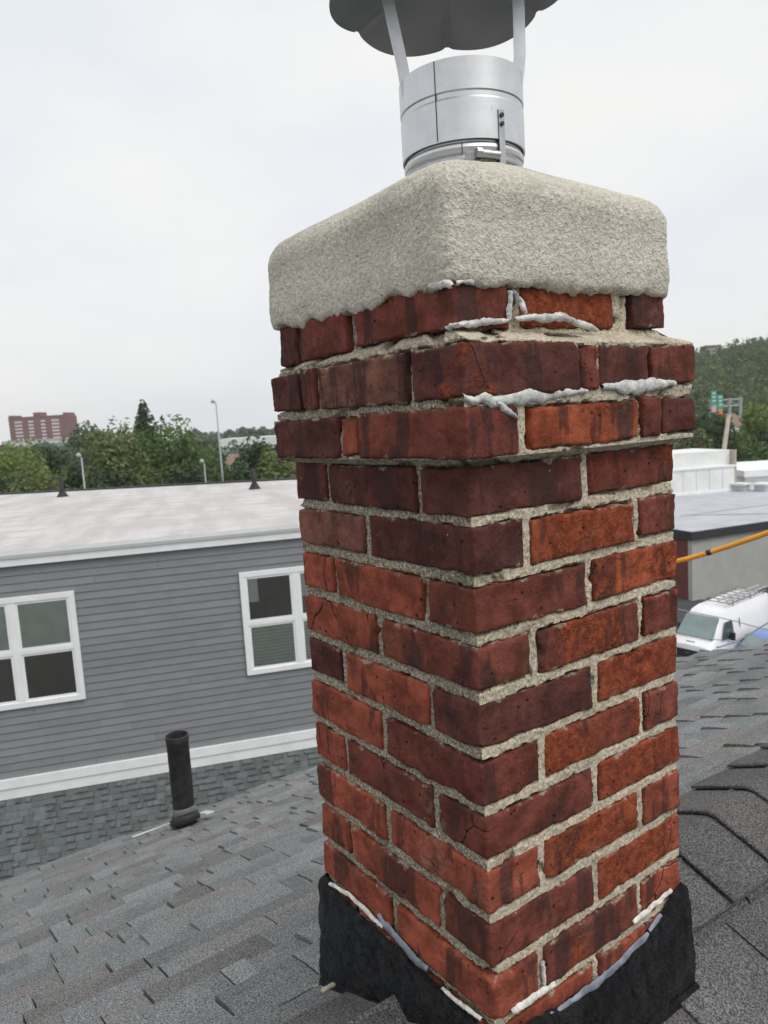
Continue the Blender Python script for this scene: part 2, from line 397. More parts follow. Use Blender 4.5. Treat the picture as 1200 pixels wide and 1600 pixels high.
LEAF = {'mid': m_leaf('leaf_mid', (.048, .090, .028), (.120, .190, .060)), 'dark': m_leaf('leaf_dark', (.026, .050, .026), (.066, .106, .046)),
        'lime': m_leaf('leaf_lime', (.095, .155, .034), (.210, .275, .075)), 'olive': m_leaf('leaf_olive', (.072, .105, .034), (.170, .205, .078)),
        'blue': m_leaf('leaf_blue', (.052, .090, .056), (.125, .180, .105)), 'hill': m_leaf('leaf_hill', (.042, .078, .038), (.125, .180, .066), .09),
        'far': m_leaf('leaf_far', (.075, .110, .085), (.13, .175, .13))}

# ------------------------------------------------------------------ setting: ground and hill
g = MB(); g.grid([[(x, y, GROUND) for y in np.linspace(-1000, 1000, 11)] for x in np.linspace(-1000, 1000, 11)], flip=False)
tag(g.build('ground', M['ground'], origin=(0, 0, GROUND)), kind='structure')
g = MB(); g.bbox((-24, 10, GROUND), (4, 60, GROUND+.006))
tag(g.build('parking_lot', M['asphalt']), kind='structure')
HC = at(1290, 640, 330); HC[2] = 0
HDIR = np.array([HC[0], HC[1]])-CAM[:2]; HDIR /= np.linalg.norm(HDIR); HPER = np.array([HDIR[1], -HDIR[0]])
def hill_h(x, y):
    dx, dy = x-HC[0], y-HC[1]; a = dx*HDIR[0]+dy*HDIR[1]; b = dx*HPER[0]+dy*HPER[1]
    base = np.exp(-(a/120.0)**2)*np.exp(-(np.abs(b+10)/115.0)**3)
    return GROUND-.5+31*base+3*np.sin(b*.045+1)*base
hx = np.linspace(-260, 260, 60)
g = MB(); P = np.zeros((60, 60, 3))
for i, a in enumerate(hx):
    for j, b in enumerate(hx):
        x, y = HC[0]+a*HDIR[0]+b*HPER[0], HC[1]+a*HDIR[1]+b*HPER[1]; P[i, j] = (x, y, hill_h(x, y))
g.grid(P); tag(g.build('hill', M['soil'], smooth=True), kind='structure')

# ------------------------------------------------------------------ foliage
def leaf_quads(C, size, r, out=None):
    """C (n,3) centres -> n randomly turned leaf-clump quads"""
    n = len(C); a = r.normal(size=(n, 3)); a /= np.linalg.norm(a, axis=1)[:, None]
    if out is not None:
        a = a*.8+out; a /= np.linalg.norm(a, axis=1)[:, None]
    b = np.cross(a, r.normal(size=(n, 3))); b /= np.linalg.norm(b, axis=1)[:, None]; c = np.cross(a, b)
    s = size*r.uniform(.5, 1.25, (n, 1)); e = r.uniform(.55, 1.0, (n, 1))
    V = np.stack([C-b*s, C+c*s*e*.8+b*s*.15, C+b*s*1.1, C-c*s*e*.7], 1).reshape(-1, 3)
    F = np.arange(4*n).reshape(-1, 4); return V, F
def crown_points(ctr, rx, rz, n, lumps, r, cone=False):
    L = r.normal(size=(lumps, 3)); L /= np.linalg.norm(L, axis=1)[:, None]; L *= r.uniform(.35, .78, (lumps, 1)); L[:, 2] *= .95
    lr = r.uniform(.24, .46, lumps)
    k = r.integers(0, lumps, n); d = r.normal(size=(n, 3)); d /= np.linalg.norm(d, axis=1)[:, None]
    P = L[k]+d*(lr[k]*r.uniform(.55, 1.06, n)**.6)[:, None]
    if cone:
        w = np.clip((1-P[:, 2])/2, .06, 1)*1.15; P[:, :2] *= w[:, None]
    return ctr+P*np.array([rx, rx, rz]), d
def tree(name, label, base, top, width, kind, seed, n=7000, size=.21, lumps=30, cone=False, group=None, low=.16):
    r = np.random.default_rng(seed); base = np.array(base, float); H = top-base[2]
    t = thing(name, label, 'tree', base, group)
    ctr = base+np.array([0, 0, H*(low+(1-low)/2)]); rz = H*(1-low)/2/.98
    g = MB(); z = np.linspace(0, .86, 7); wob = r.normal(size=(7, 2))*.012*H; wob[0] = 0
    g.tube([base+np.array([wob[i, 0], wob[i, 1], z[i]*H]) for i in range(7)], np.linspace(.028, .005, 7)*H, 7)
    for q in range(7):
        a = r.uniform(0, 6.28); z0 = r.uniform(.22, .6)*H; L = r.uniform(.5, .85)*width/2
        p0 = base+np.array([0, 0, z0]); d = np.array([math.cos(a), math.sin(a), r.uniform(.5, 1.1)])
        g.tube([p0, p0+d*L*.5, p0+d*L+np.array([0, 0, L*.15])], np.array([.011, .007, .002])*H, 5)
    g.build('trunk', M['bark'], t, True)
    C, d = crown_points(ctr, width/2*1.12, rz*1.08, n, lumps, r, cone)
    C[:, 2] = np.maximum(C[:, 2], base[2]+.3)
    V, F = leaf_quads(C, size, r, d)
    new_obj('crown', mk_mesh('crown', V-ctr, F, LEAF[kind]), t, ctr)
    return t
def tree_px(name, label, px, py, depth, wpx, kind, seed, **kw):
    p = at(px, py-7, depth)
    return tree(name, label, (p[0], p[1], GROUND), p[2], wpx/FPX*depth, kind, seed, **kw)
GL = 'trees behind the pale flat roof'; GR = 'trees beyond the white penthouse'
TL = [('broadleaf_tree', 'bright yellow-green tree at the left edge behind the pale flat roof', 8, 698, 62, 150, 'lime', dict()),
      ('broadleaf_tree', 'dark green spreading tree between the bright left tree and the lamp post', 66, 706, 68, 100, 'dark', dict()),
      ('broadleaf_tree', 'olive bush-like tree low in front of the dark spreading tree', 62, 732, 56, 130, 'olive', dict()),
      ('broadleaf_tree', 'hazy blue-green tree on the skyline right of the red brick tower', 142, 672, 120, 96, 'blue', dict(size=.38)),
      ('broadleaf_tree', 'small dark tree under the hazy skyline tree, just left of the lamp post', 116, 722, 64, 60, 'dark', dict()),
      ('broadleaf_tree', 'light olive round tree just right of the lamp post', 181, 678, 58, 120, 'olive', dict(n=8500)),
      ('conifer', 'tall dark pointed tree whose tip rises highest on the left skyline', 222, 632, 74, 150, 'dark', dict(cone=True, n=6500)),
      ('broadleaf_tree', 'large mid-green domed tree right of the pointed dark tree', 258, 654, 66, 150, 'mid', dict(n=11000, lumps=40)),
      ('broadleaf_tree', 'small light green tree at the foot of the tall street light', 338, 714, 75, 60, 'mid', dict()),
      ('shrub_tree', 'low dark green thicket below the large domed tree', 292, 728, 58, 130, 'dark', dict(low=.05)),
      ('broadleaf_tree', 'flat-topped dark tree right of the tall street light', 408, 686, 64, 92, 'dark', dict()),
      ('broadleaf_tree', 'brownish olive bush next to the left edge of the chimney', 440, 704, 54, 76, 'olive', dict()),
      ('shrub_tree', 'low dark hedge-like tree under the flat-topped dark tree', 385, 732, 57, 110, 'dark', dict(low=.05)),
      ('shrub_tree', 'low dark shrub at the foot of the light olive round tree', 175, 738, 55, 110, 'dark', dict(low=.05)),
      ('shrub_tree', 'dark low tree filling the bottom left skyline corner', 20, 742, 58, 120, 'dark', dict(low=.05))]
for i, (nm, lb, px, py, d, w, kd, kw) in enumerate(TL): tree_px(nm, lb, px, py, d, w, kd, 100+i, group=GL, **kw)
TR = [('broadleaf_tree', 'bright yellow-green tree at the right edge below the hill', 1190, 634, 95, 66, 'lime', dict(size=.27)),
      ('broadleaf_tree', 'dark green tree left of the leaning wooden pole, under the green road signs', 1095, 640, 88, 84, 'dark', dict(size=.27)),
      ('broadleaf_tree', 'mid-green bushy tree right behind the leaning wooden pole', 1158, 674, 90, 62, 'mid', dict()),
      ('broadleaf_tree', 'dark tree at the right edge above the low white building', 1206, 668, 92, 66, 'dark', dict(size=.27)),
      ('shrub_tree', 'greyish green low tree beside the brick corbel above the penthouse roof', 1082, 682, 86, 70, 'olive', dict(low=.05)),
      ('shrub_tree', 'low green shrub between the leaning pole and the right edge', 1175, 700, 84, 60, 'mid', dict(low=.05))]
for i, (nm, lb, px, py, d, w, kd, kw) in enumerate(TR): tree_px(nm, lb, px, py, d, w, kd, 200+i, group=GR, **kw)
# hillside wood: one mass
r = np.random.default_rng(5); VV = []; FF = []; n0 = 0
for q in range(2600):
    a, b = r.uniform(-175, 20), r.uniform(-150, 110); x, y = HC[0]+a*HDIR[0]+b*HPER[0], HC[1]+a*HDIR[1]+b*HPER[1]
    h = hill_h(x, y)
    if h < GROUND+.5: continue
    hh = r.uniform(5, 11); C, d = crown_points(np.array([x, y, h+hh*.5]), r.uniform(2.6, 5.8), hh*.55, 110, 7, r)
    V, F = leaf_quads(C, .68, r, d); VV.append(V); FF.append(F+n0); n0 += len(V)
VV = np.concatenate(VV); c = VV.mean(0)
tag(new_obj('hillside_wood', mk_mesh('hillside_wood', VV-c, np.concatenate(FF), LEAF['hill']), None, c), 'dense green wood covering the hill at the right edge', 'woodland', kind='stuff')
def treeline(name, label, x0, x1, yt, depth, n, kind, seed, hj=.35, size=.95):
    r = np.random.default_rng(seed); VV = []; FF = []; n0 = 0
    for q in range(n):
        px = r.uniform(x0, x1); dd = depth*r.uniform(.95, 1.12); p = at(px, yt-.061*(px-x0), dd); top = p[2]-r.uniform(0, hj)*12
        H = 9.0; C, d = crown_points(np.array([p[0], p[1], top-H/2]), r.uniform(4, 7), H/2, 260, 9, r); V, F = leaf_quads(C, size, r, d)
        VV.append(V); FF.append(F+n0); n0 += len(V)
        for k in range(1, 3):
            C, d = crown_points(np.array([p[0], p[1], top-H/2-5.5*k]), r.uniform(5, 7), H/2, 110, 6, r); V, F = leaf_quads(C, size*1.3, r, d); VV.append(V); FF.append(F+n0); n0 += len(V)
    VV = np.concatenate(VV); c = VV.mean(0)
    tag(new_obj(name, mk_mesh(name, VV-c, np.concatenate(FF), LEAF[kind]), None, c), label, 'woodland', kind='stuff')
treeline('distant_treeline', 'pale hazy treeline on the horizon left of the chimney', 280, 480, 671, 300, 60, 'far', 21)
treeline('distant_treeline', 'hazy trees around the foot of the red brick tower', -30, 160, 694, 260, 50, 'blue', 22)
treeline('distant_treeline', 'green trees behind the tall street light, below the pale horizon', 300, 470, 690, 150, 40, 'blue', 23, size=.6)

# ------------------------------------------------------------------ far buildings
def frame_from(p0, p1):
    d = np.array([p1[0]-p0[0], p1[1]-p0[1], 0.0]); L = np.linalg.norm(d); d /= L; n = np.array([d[1], -d[0], 0.0])
    if n@(CAM-np.array([p0[0], p0[1], 0])) < 0: n = -n
    return d, n, L
pA, pB = at(13, 655, 420), at(104, 652, 420)
d, n, Lw = frame_from(pA, pB); zt = pA[2]+.3; up = np.array([0, 0, 1.0]); base = np.array([pA[0], pA[1], GROUND])
tw = thing('apartment_tower', 'hazy red brick apartment tower standing on the far left skyline', 'building', base)
Hh = zt-GROUND
g = MB(); g.prism([(0, 0), (Lw, 0), (Lw, Hh), (0, Hh)], (base, d, up, -n), 0, 14); wall = g.build('wall', M['towerbrick'], tw)
g = MB(); g.prism([(Lw*.42, Hh), (Lw*.545, Hh), (Lw*.545, Hh+2.6), (Lw*.42, Hh+2.6)], (base, d, up, -n), 1, 9); g.build('lift_house', M['towerbrick'], tw)
for a, b in ((0, .065), (.935, 1.0)):
    g = MB(); g.prism([(Lw*a, Hh), (Lw*b, Hh), (Lw*b, Hh+1.6), (Lw*a, Hh+1.6)], (base, d, up, -n), .5, 12); g.build('stair_head', M['towerbrick'], tw)
g = MB(); g.prism([(-.2, Hh), (Lw+.2, Hh), (Lw+.2, Hh+.4), (-.2, Hh+.4)], (base, d, up, -n), -.25, .4); g.build('parapet', M['towerbrick'], tw)
for u0, u1 in ((.10, .225), (.335, .42), (.55, .625), (.735, .86)):
    for k in range(6):
        z0 = Hh-2.9-k*1.95
        g = MB(); g.prism([(Lw*u0, z0), (Lw*u1, z0), (Lw*u1, z0+.95), (Lw*u0, z0+.95)], (base, d, up, n), -.2, .12); g.build('window', M['towerwin'], tw)
g = MB(); q = at(2, 690, 400); q1 = at(110, 684, 400); dd, nn, LL = frame_from(q, q1)
b2 = np.array([q[0], q[1], GROUND]); hb = thing('low_block', 'pale low block at the foot of the red brick tower', 'building', b2)
g.prism([(0, 0), (LL, 0), (LL, q[2]-GROUND), (0, q[2]-GROUND)], (b2, dd, up, -nn), 0, 12); g.build('wall', M['stucco'], hb)
g = MB(); g.prism([(LL*.02, q[2]-GROUND-2.6), (LL*.98, q[2]-GROUND-2.6), (LL*.98, q[2]-GROUND-1.2), (LL*.02, q[2]-GROUND-1.2)], (b2, dd, up, nn), -.1, .1); g.build('window_band', M['towerwin'], hb)
def far_shed(label, x0, y0, x1, y1, depth, hgt, wm, rm, deep=10, pitched=True, nm='warehouse'):
    a, b = at(x0, y0, depth), at(x1, y1, depth); dd, nn, LL = frame_from(a, b); b2 = np.array([a[0], a[1], GROUND]); z = (a[2]+b[2])/2-GROUND
    t = thing(nm, label, 'building', b2)
    g = MB(); g.prism([(0, 0), (LL, 0), (LL, z-hgt), (0, z-hgt)], (b2, dd, up, -nn), 0, deep); g.build('wall', wm, t)
    g = MB(); e = LL*.03
    if pitched: g.add([b2+dd*u+up*zz-nn*w for u, zz, w in ((-e, z-hgt, -.3), (LL+e, z-hgt, -.3), (LL+e, z-hgt, deep+.3), (-e, z-hgt, deep+.3), (-e+LL*.1, z, deep/2), (LL+e-LL*.1, z, deep/2))], [(0, 1, 5, 4), (1, 2, 5), (2, 3, 4, 5), (3, 0, 4), (0, 3, 2, 1)])
    else: g.prism([(-e, z-hgt), (LL+e, z-hgt), (LL+e, z), (-e, z)], (b2, dd, up, -nn), -.3, deep+.3)
    g.build('roof', rm, t)
    for k in range(4):
        u0 = LL*(.1+.22*k); g = MB(); g.prism([(u0, z-hgt-2.2), (u0+LL*.1, z-hgt-2.2), (u0+LL*.1, z-hgt-.8), (u0, z-hgt-.8)], (b2, dd, up, nn), -.05, .06); g.build('window', M['carglass'], t)
    return t
far_shed('long low white warehouse on the skyline between street light and chimney', 345, 686, 470, 679, 175, 2.0, M['cream'], M['offwhite'], 16, False)
far_shed('small house with pale brown roof behind the tall street light', 346, 712, 392, 708, 120, 1.6, M['cream'], M['tileroof'], 8, nm='house')
far_shed('house with brown hipped roof under the road sign gantry', 1136, 647, 1168, 645, 122, 2.0, M['offwhite'], M['tileroof'], 8, nm='house')
far_shed('low pale house half hidden by trees right of the leaning pole', 1160, 672, 1205, 668, 110, 1.2, M['cream'], M['stucco'], 8, nm='house')
p = at(1104, 540, 325); hh_ = min(hill_h(p[0], p[1]), p[2]-3)
hb = thing('hilltop_house', 'small flat-roofed house on top of the wooded hill', 'building', (p[0], p[1], hh_))
dd, nn, LL = frame_from(p, at(1121, 539, 325)); b2 = np.array([p[0], p[1], hh_])
g = MB(); g.prism([(0, 0), (LL, 0), (LL, p[2]-hh_-.8), (0, p[2]-hh_-.8)], (b2, dd, up, -nn), 0, 6); g.build('wall', M['stucco'], hb)
g = MB(); g.prism([(-.3, p[2]-hh_-.8), (LL+.3, p[2]-hh_-.8), (LL+.3, p[2]-hh_), (-.3, p[2]-hh_)], (b2, dd, up, -nn), -.4, 6.4); g.build('roof', M['tileroof'], hb)

# flat roofed commercial building on the right
ZR = -7.0; c0 = hz(1081, 830, ZR); c1 = hz(1200, 813, ZR); dR = (c1-c0)/np.linalg.norm(c1-c0); dL = np.array([-dR[1], dR[0], 0]); 
fb = thing('flat_roofed_building', 'low building with grey flat roof, stucco side and red brick corner', 'building', (c0[0], c0[1], GROUND))
b2 = np.array([c0[0], c0[1], GROUND]); hgt = ZR-GROUND
g = MB(); g.prism([(0, 0), (30, 0), (30, hgt-.5), (0, hgt-.5)], (b2, dR, up, dL), .0, .3); g.build('stucco_wall', M['stucco'], fb)
g = MB(); g.prism([(.3, 0), (14, 0), (14, hgt-.5), (.3, hgt-.5)], (b2, dL, up, dR), .0, .3); bw = g.build('brick_wall', M['redwall'], fb)
g = MB(); g.prism([(.3, 0), (29.9, 0), (29.9, 13.9), (.3, 13.9)], (b2, dR, dL, up), .1, hgt-.55); g.build('core', M['stucco'], fb)
g = MB(); g.prism([(-.18, -.18), (30, -.18), (30, 16), (-.18, 16)], (b2, dR, dL, up), hgt-.5, hgt-.03); g.build('fascia', M['dark'], fb)
g = MB(); g.prism([(-.1, -.1), (30, -.1), (30, 16), (-.1, 16)], (b2, dR, dL, up), hgt-.03, hgt); g.build('roof', M['roofgrey'], fb)
g = MB(); s0, s1 = hz(1062, 807, ZR), hz(1200, 789, ZR); s2 = hz(1200, 803, ZR)
g.tube([s0+up*.012, s1+up*.012], .035, 5); g.build('roof_seam', M['wire'], fb)
g = MB(); g.tube([s0+up*.015+dR*.4, s2+up*.015], .03, 5); g.build('roof_seam', M['wire'], fb)
w0, w1 = hz(1046, 776, ZR), hz(1148, 767, ZR); dd, nn, LL = frame_from(w0, w1); b3 = np.array([w0[0], w0[1], ZR])
ph = thing('penthouse', 'white clad roof penthouse standing on the grey flat roof', 'building', b3)
g = MB(); g.prism([(-6, 0), (LL, 0), (LL, 2.05), (-6, 2.05)], (b3, dd, up, -nn), 0, 5); g.build('wall', M['offwhite'], ph)
g = MB(); g.prism([(-6, 2.05), (LL-.05, 2.05), (LL-.05, 3.25), (-6, 3.25)], (b3, dd, up, -nn), .5, 5.2); g.build('upper_wall', M['offwhite'], ph)
g = MB(); g.prism([(-6.1, 1.95), (LL+.1, 1.95), (LL+.1, 2.1), (-6.1, 2.1)], (b3, dd, up, nn), -.6, .08); g.build('ledge', M['white'], ph)
g = MB(); g.prism([(-6.1, 0), (LL+.05, 0), (LL+.05, .22), (-6.1, .22)], (b3, dd, up, nn), -.05, .06); g.build('base_flashing', M['white'], ph)
g = MB(); g.prism([(LL-.02, 0), (LL+.16, 0), (LL+.16, 3.25), (LL-.02, 3.25)], (b3, dd, up, -nn), -.02, 5); g.build('corner_post', M['polewood'], ph)
for k in range(5):
    g = MB(); u0 = LL-1.1-k*1.15; g.prism([(u0, .25), (u0+.02, .25), (u0+.02, 1.92), (u0, 1.92)], (b3, dd, up, nn), -.01, .015); g.build('panel_seam', M['stucco'], ph)
w0, w1 = hz(1146, 752, -7.6), hz(1290, 742, -7.6); w0 = at(1164, 729, 64); w1 = at(1300, 720, 64); dd, nn, LL = frame_from(w0, w1); b3 = np.array([w0[0], w0[1], GROUND]); zz = w0[2]-GROUND
lb = thing('low_white_building', 'long low white building with dark windows behind the penthouse', 'building', b3)
g = MB(); g.prism([(0, 0), (LL, 0), (LL, zz-.9), (0, zz-.9)], (b3, dd, up, -nn), 0, 9); g.build('wall', M['offwhite'], lb)
g = MB(); g.prism([(-.2, zz-.9), (LL, zz-.9), (LL, zz-.35), (-.2, zz-.35)], (b3, dd, up, -nn), -.3, 9.4); g.build('roof', M['white'], lb)
for k in range(5):
    g = MB(); u0 = .4+k*2.1; g.prism([(u0, zz-2.2), (u0+.75, zz-2.2), (u0+.75, zz-1.35), (u0, zz-1.35)], (b3, dd, up, nn), -.05, .05); g.build('window', M['carglass'], lb)
for px, lbx in ((1158, 'squat grey roof vent box with white lid beside the penthouse'), (1192, 'squat grey roof vent box with white lid at the right edge')):
    q = hz(px, 767, ZR); v = thing('roof_vent', lbx, 'vent', q, 'vent boxes on the flat roof')
    g = MB(); g.box(q+up*.25, (.9, .9, .5)); g.build('box', M['roofgrey'], v); g = MB(); g.box(q+up*.56, (1.1, 1.1, .14)); g.build('lid', M['offwhite'], v)

# ------------------------------------------------------------------ poles, signs, wires
def street_light(name, label, px0, py0, px1, py1, depth, r, head, arm):
    a, b = at(px0, py0, depth), at(px1, py1, depth); base = np.array([b[0], b[1], GROUND]); top = np.array([b[0], b[1], a[2]])
    t = thing(name, label, 'street light', base)
    g = MB(); g.tube([base, (base+top)/2, top], [r*1.5, r*1.2, r*.8], 8); g.build('pole', M['polemetal'], t, True)
    e = top-AR*arm*np.array([1, 1, 0])+up*.15
    g = MB(); g.tube([top-up*.2, top+up*.1-AR*arm*.4, e], r*.6, 6); g.build('arm', M['polemetal'], t, True)
    g = MB(); g.lathe([(0, -.14), (head*.7, -.12), (head, 0), (head*.6, .12), (0, .17)], e, 12); g.build('lamp_head', M['stucco'], t, True)
    return t
street_light('street_light', 'tall slim grey street light rising above the trees left of the chimney', 341, 630, 346, 727, 60, .075, .17, .25)
street_light('street_light', 'short street light with white head in front of the olive tree', 128, 715, 133, 768, 45, .055, .17, .16)
t = street_light('street_light', 'leaning lamp with white head at the roof edge near the dark hedge', 319, 724, 322, 757, 50, .05, .17, .14)
p = at(1139, 648, 60); q = at(1130, 712, 60); dq = (p-q)/np.linalg.norm(p-q); bq = q+dq*((GROUND-q[2])/dq[2])
up_ = thing('utility_pole', 'pale wooden utility pole leaning to the right above the penthouse', 'pole', bq)
g = MB(); g.tube([bq, (bq+p)/2, p], [.24, .21, .16], 10); g.build('shaft', M['polewood'], up_, True)
g = MB(); g.tube([p-dq*.1, p+dq*.05], .17, 10); g.build('pole_cap', M['polemetal'], up_)
# sign gantry
ga = at(1140, 622, 140); gb = at(1157, 624, 140); gz = ga[2]
b2 = np.array([ga[0], ga[1], GROUND]); gt = thing('sign_gantry', 'grey steel road sign gantry with green panels in front of the hill', 'gantry', b2)
dd, nn, LL = frame_from(at(1108, 625, 140), at(1158, 624, 140)); o0 = at(1108, 625, 140); o0 = np.array([o0[0], o0[1], GROUND]); HZ = gz-GROUND
for u in (.02, .64, .98):
    g = MB(); g.tube([o0+dd*LL*u, o0+dd*LL*u+up*HZ], .3 if u > .1 else .16, 6); g.build('post', M['polemetal'], gt)
for z in (HZ-.3, HZ-1.5):
    g = MB(); g.tube([o0+up*z, o0+dd*LL+up*z], .16, 6); g.build('chord', M['polemetal'], gt)
for k in range(6):
    g = MB(); g.tube([o0+dd*LL*k/6+up*(HZ-.3-1.2*(k % 2)), o0+dd*LL*(k+1)/6+up*(HZ-.3-1.2*((k+1) % 2))], .09, 5); g.build('brace', M['polemetal'], gt)
def sign_panel(x0, y0, x1, y1, ym, low):
    a, b = at(x0, y0, 139), at(x1, y0, 139); zt, zm, zb = a[2], at(x0, ym, 139)[2], at(x0, y1, 139)[2]
    w = np.linalg.norm((b-a)[:2]); o = np.array([a[0], a[1], 0])
    g = MB(); g.prism([(0, zm), (w, zm), (w, zt), (0, zt)], (o, dd, up, nn), 0, .15); s = g.build('sign_panel', M['signgreen'], gt)
    g = MB(); g.prism([(0, zb), (w, zb), (w, zm-.02), (0, zm-.02)], (o, dd, up, nn), 0, .15); g.build('lower_panel', low, gt)
    for k in range(3):
        z = zt-(zt-zm)*(.2+.26*k); g = MB(); g.prism([(w*.2, z), (w*.8, z), (w*.8, z+.22), (w*.2, z+.22)], (o, dd, up, nn), .155, .175); g.build('legend_line', M['signwhite'], s)
sign_panel(1111, 611, 1119, 649, 634, M['signpink']); sign_panel(1121, 617, 1129, 650, 640, M['signorange'])
# orange covered service line and thin wires
def cable(name, label, pts, r, mat, cat='cable'):
    P = np.array([at(*q) for q in pts]); u = np.linspace(0, 1, 24); k = np.linspace(0, 1, len(P))
    C = np.stack([np.interp(u, k, P[:, i]) for i in range(3)], 1)
    for _ in range(4): C[1:-1] = (C[:-2]+2*C[1:-1]+C[2:])/4
    g = MB(); g.tube(C, r, 10); return tag(g.build(name, mat, smooth=True), label, cat), C
P = [(980, 893, 8.6), (1060, 877, 8.2), (1110, 863, 8.0), (1200, 833, 7.6), (1330, 780, 7.1)]
oc = thing('covered_cable', 'orange insulated cable with a black ring crossing right of the chimney', 'cable', at(*P[0]))
C = np.array([at(*q) for q in P]); u = np.linspace(0, 1, 24); C = np.stack([np.interp(u, np.linspace(0, 1, 5), C[:, i]) for i in range(3)], 1)
for _ in range(4): C[1:-1] = (C[:-2]+2*C[1:-1]+C[2:])/4
g = MB(); g.tube(C, .027, 12); g.build('sleeve', M['orange'], oc, True)
rp = C[np.argmin([abs((c-CAM)@AR/((c-CAM)@AF)*FPX+600-1108) for c in C])]; dC = np.gradient(C, axis=0)[8]; dC /= np.linalg.norm(dC)
rc = at(1108, 863.5, 8.02); k = np.argmin(np.linalg.norm(C-rc, axis=1)); g = MB(); g.tube([C[k]-dC*.025, C[k]+dC*.025], .031, 12); g.build('ring', M['plastic'], oc, True)
cable('overhead_wire', 'thin grey wire crossing in front of the white van roof edge', [(1040, 948, 17), (1075, 955, 17), (1140, 968, 16.5), (1190, 982, 16), (1240, 997, 16)], .010, M['wire'], 'wire')
cable('overhead_wire', 'thin grey wire crossing low in front of the white van bonnet', [(1110, 998, 17), (1140, 1002, 17), (1180, 1008, 17), (1240, 1016, 17)], .010, M['wire'], 'wire')
cable('overhead_wire', 'grey wire rising to the right along the white van side', [(1120, 1012, 18), (1150, 1003, 18), (1180, 985, 18), (1240, 950, 18)], .022, M['wire'], 'wire')

# ------------------------------------------------------------------ vehicles
def loft(stations, zb=.32, n=15):
    """stations: (y, top z, half width low, half width top)"""
    P = []
    for y, h, w0, w1, dz in stations:
        ring = []
        for a in np.linspace(0, 1, n):
            if a < .5:
                f = a/.5; z = zb+dz+(h-zb-dz)*f**.9; w = w0+(w1-w0)*sstep(.35, 1.0, f); ring.append((w, y, z))
        L = ring
        L = L+[(L[-1][0]*.8, y, h+.025), (0, y, h+.04)]
        ring = L+[(-x, yy, z) for x, yy, z in reversed(L[:-1])]
        P.append(ring)
    return np.array(P)
def wheel(parent, M4, x, y, r):
    g = MB(); prof = [(r*.6, -.11), (r*.93, -.11), (r, -.07), (r, .07), (r*.93, .11), (r*.6, .11)]
    def lat(prof):
        A = np.linspace(0, 2*np.pi, 20, endpoint=False); return np.array([[(x+z, y+q*math.cos(a), r+q*math.sin(a)) for a in A] for q, z in prof])
    g.grid(xf(lat(prof), M4), closed_v=True); w = g.build('wheel', M['tyre'], parent, True)
    g = MB(); g.grid(xf(lat([(0.001, .09*np.sign(x)), (r*.58, .10*np.sign(x)), (r*.62, .06*np.sign(x))]), M4), closed_v=True); g.build('rim', M['polemetal'], w, True)
def xf(P, M4):
    P = np.asarray(P, float); return P@M4[0].T+M4[1]
Aw = hz(1127.5, 967.5, GROUND+2.12); th = -.025
Rz = np.array([[math.cos(th), math.sin(th), 0], [-math.sin(th), math.cos(th), 0], [0, 0, 1.0]]); Rz = np.array([[1, -.025, 0], [.025, 1, 0], [0, 0, 1.0]])
T0 = np.array([Aw[0], Aw[1], GROUND])-Rz@np.array([.80, 1.24, 0]); VM = (Rz, T0)
van = thing('delivery_van', 'white delivery van with ladder rack parked below the roof edge', 'van', T0)
st = [(0, .62, .78, .74, .08), (.02, .95, .92, .88, .02), (.07, 1.10, .98, .90, 0), (.25, 1.20, 1.0, .90, 0), (.50, 1.28, 1.02, .88, 0), (.72, 1.56, 1.02, .87, 0), (1.0, 1.88, 1.02, .84, 0), (1.24, 2.12, 1.02, .80, 0),
      (1.50, 2.28, 1.02, .79, 0), (2.0, 2.36, 1.02, .79, 0), (4.0, 2.40, 1.02, .80, 0), (5.45, 2.38, 1.01, .79, 0), (5.6, 2.2, .98, .76, .02)]
P = loft(st); g = MB(); g.grid(xf(P, VM), flip=False); g.add(xf(P[0], VM), [tuple(range(P.shape[1]))]); g.add(xf(P[-1], VM), [tuple(reversed(range(P.shape[1])))])
g.build('body', M['van'], van, True, sharp=42)
def vq(name, pts, mat, th=.012, parent=van):
    pts = np.array(pts, float); n = np.cross(pts[1]-pts[0], pts[2]-pts[0]); n /= np.linalg.norm(n)
    c = pts.mean(0)
    if n@(c-np.array([0, 3.0, 1.0])) < 0: n = -n
    g = MB(); V = np.concatenate([pts-n*.02, pts+n*th]); k = len(pts)
    g.add(xf(V, VM), [tuple(range(k, 2*k)), tuple(reversed(range(k)))]+[(i, (i+1) % k, k+(i+1) % k, k+i) for i in range(k)]); return g.build(name, mat, parent)
vq('windscreen', [(-.80, .56, 1.36), (.80, .56, 1.36), (.70, 1.22, 2.12), (-.70, 1.22, 2.12)], M['carglass2'], .075)
for s in (1, -1):
    vq('side_window', [(s*1.015, .90, 1.30), (s*1.015, 1.85, 1.30), (s*.90, 1.85, 1.98), (s*.90, 1.34, 1.98)], M['carglass'], .02)
    vq('headlight', [(s*.52, .01, .86), (s*.93, .06, .88), (s*.91, .12, 1.08), (s*.52, .04, 1.04)], M['lens'], .05)
    vq('door_line', [(s*1.03, 2.42, .5), (s*1.03, 2.45, .5), (s*.93, 2.45, 1.95), (s*.93, 2.42, 1.95)], M['plastic'], .006)
    g = MB(); g.box(xf([(s*1.17, 1.42, 1.42)], VM)[0], (.22, .14, .34)); bevel(g.build('mirror', M['plastic'], van), .03)
    for y in (.95, 4.55): wheel(van, VM, s*.90, y, .35)
gr = vq('grille', [(-.46, .0, .60), (.46, .0, .60), (.50, .05, .94), (-.50, .05, .94)], M['plastic'], .06)
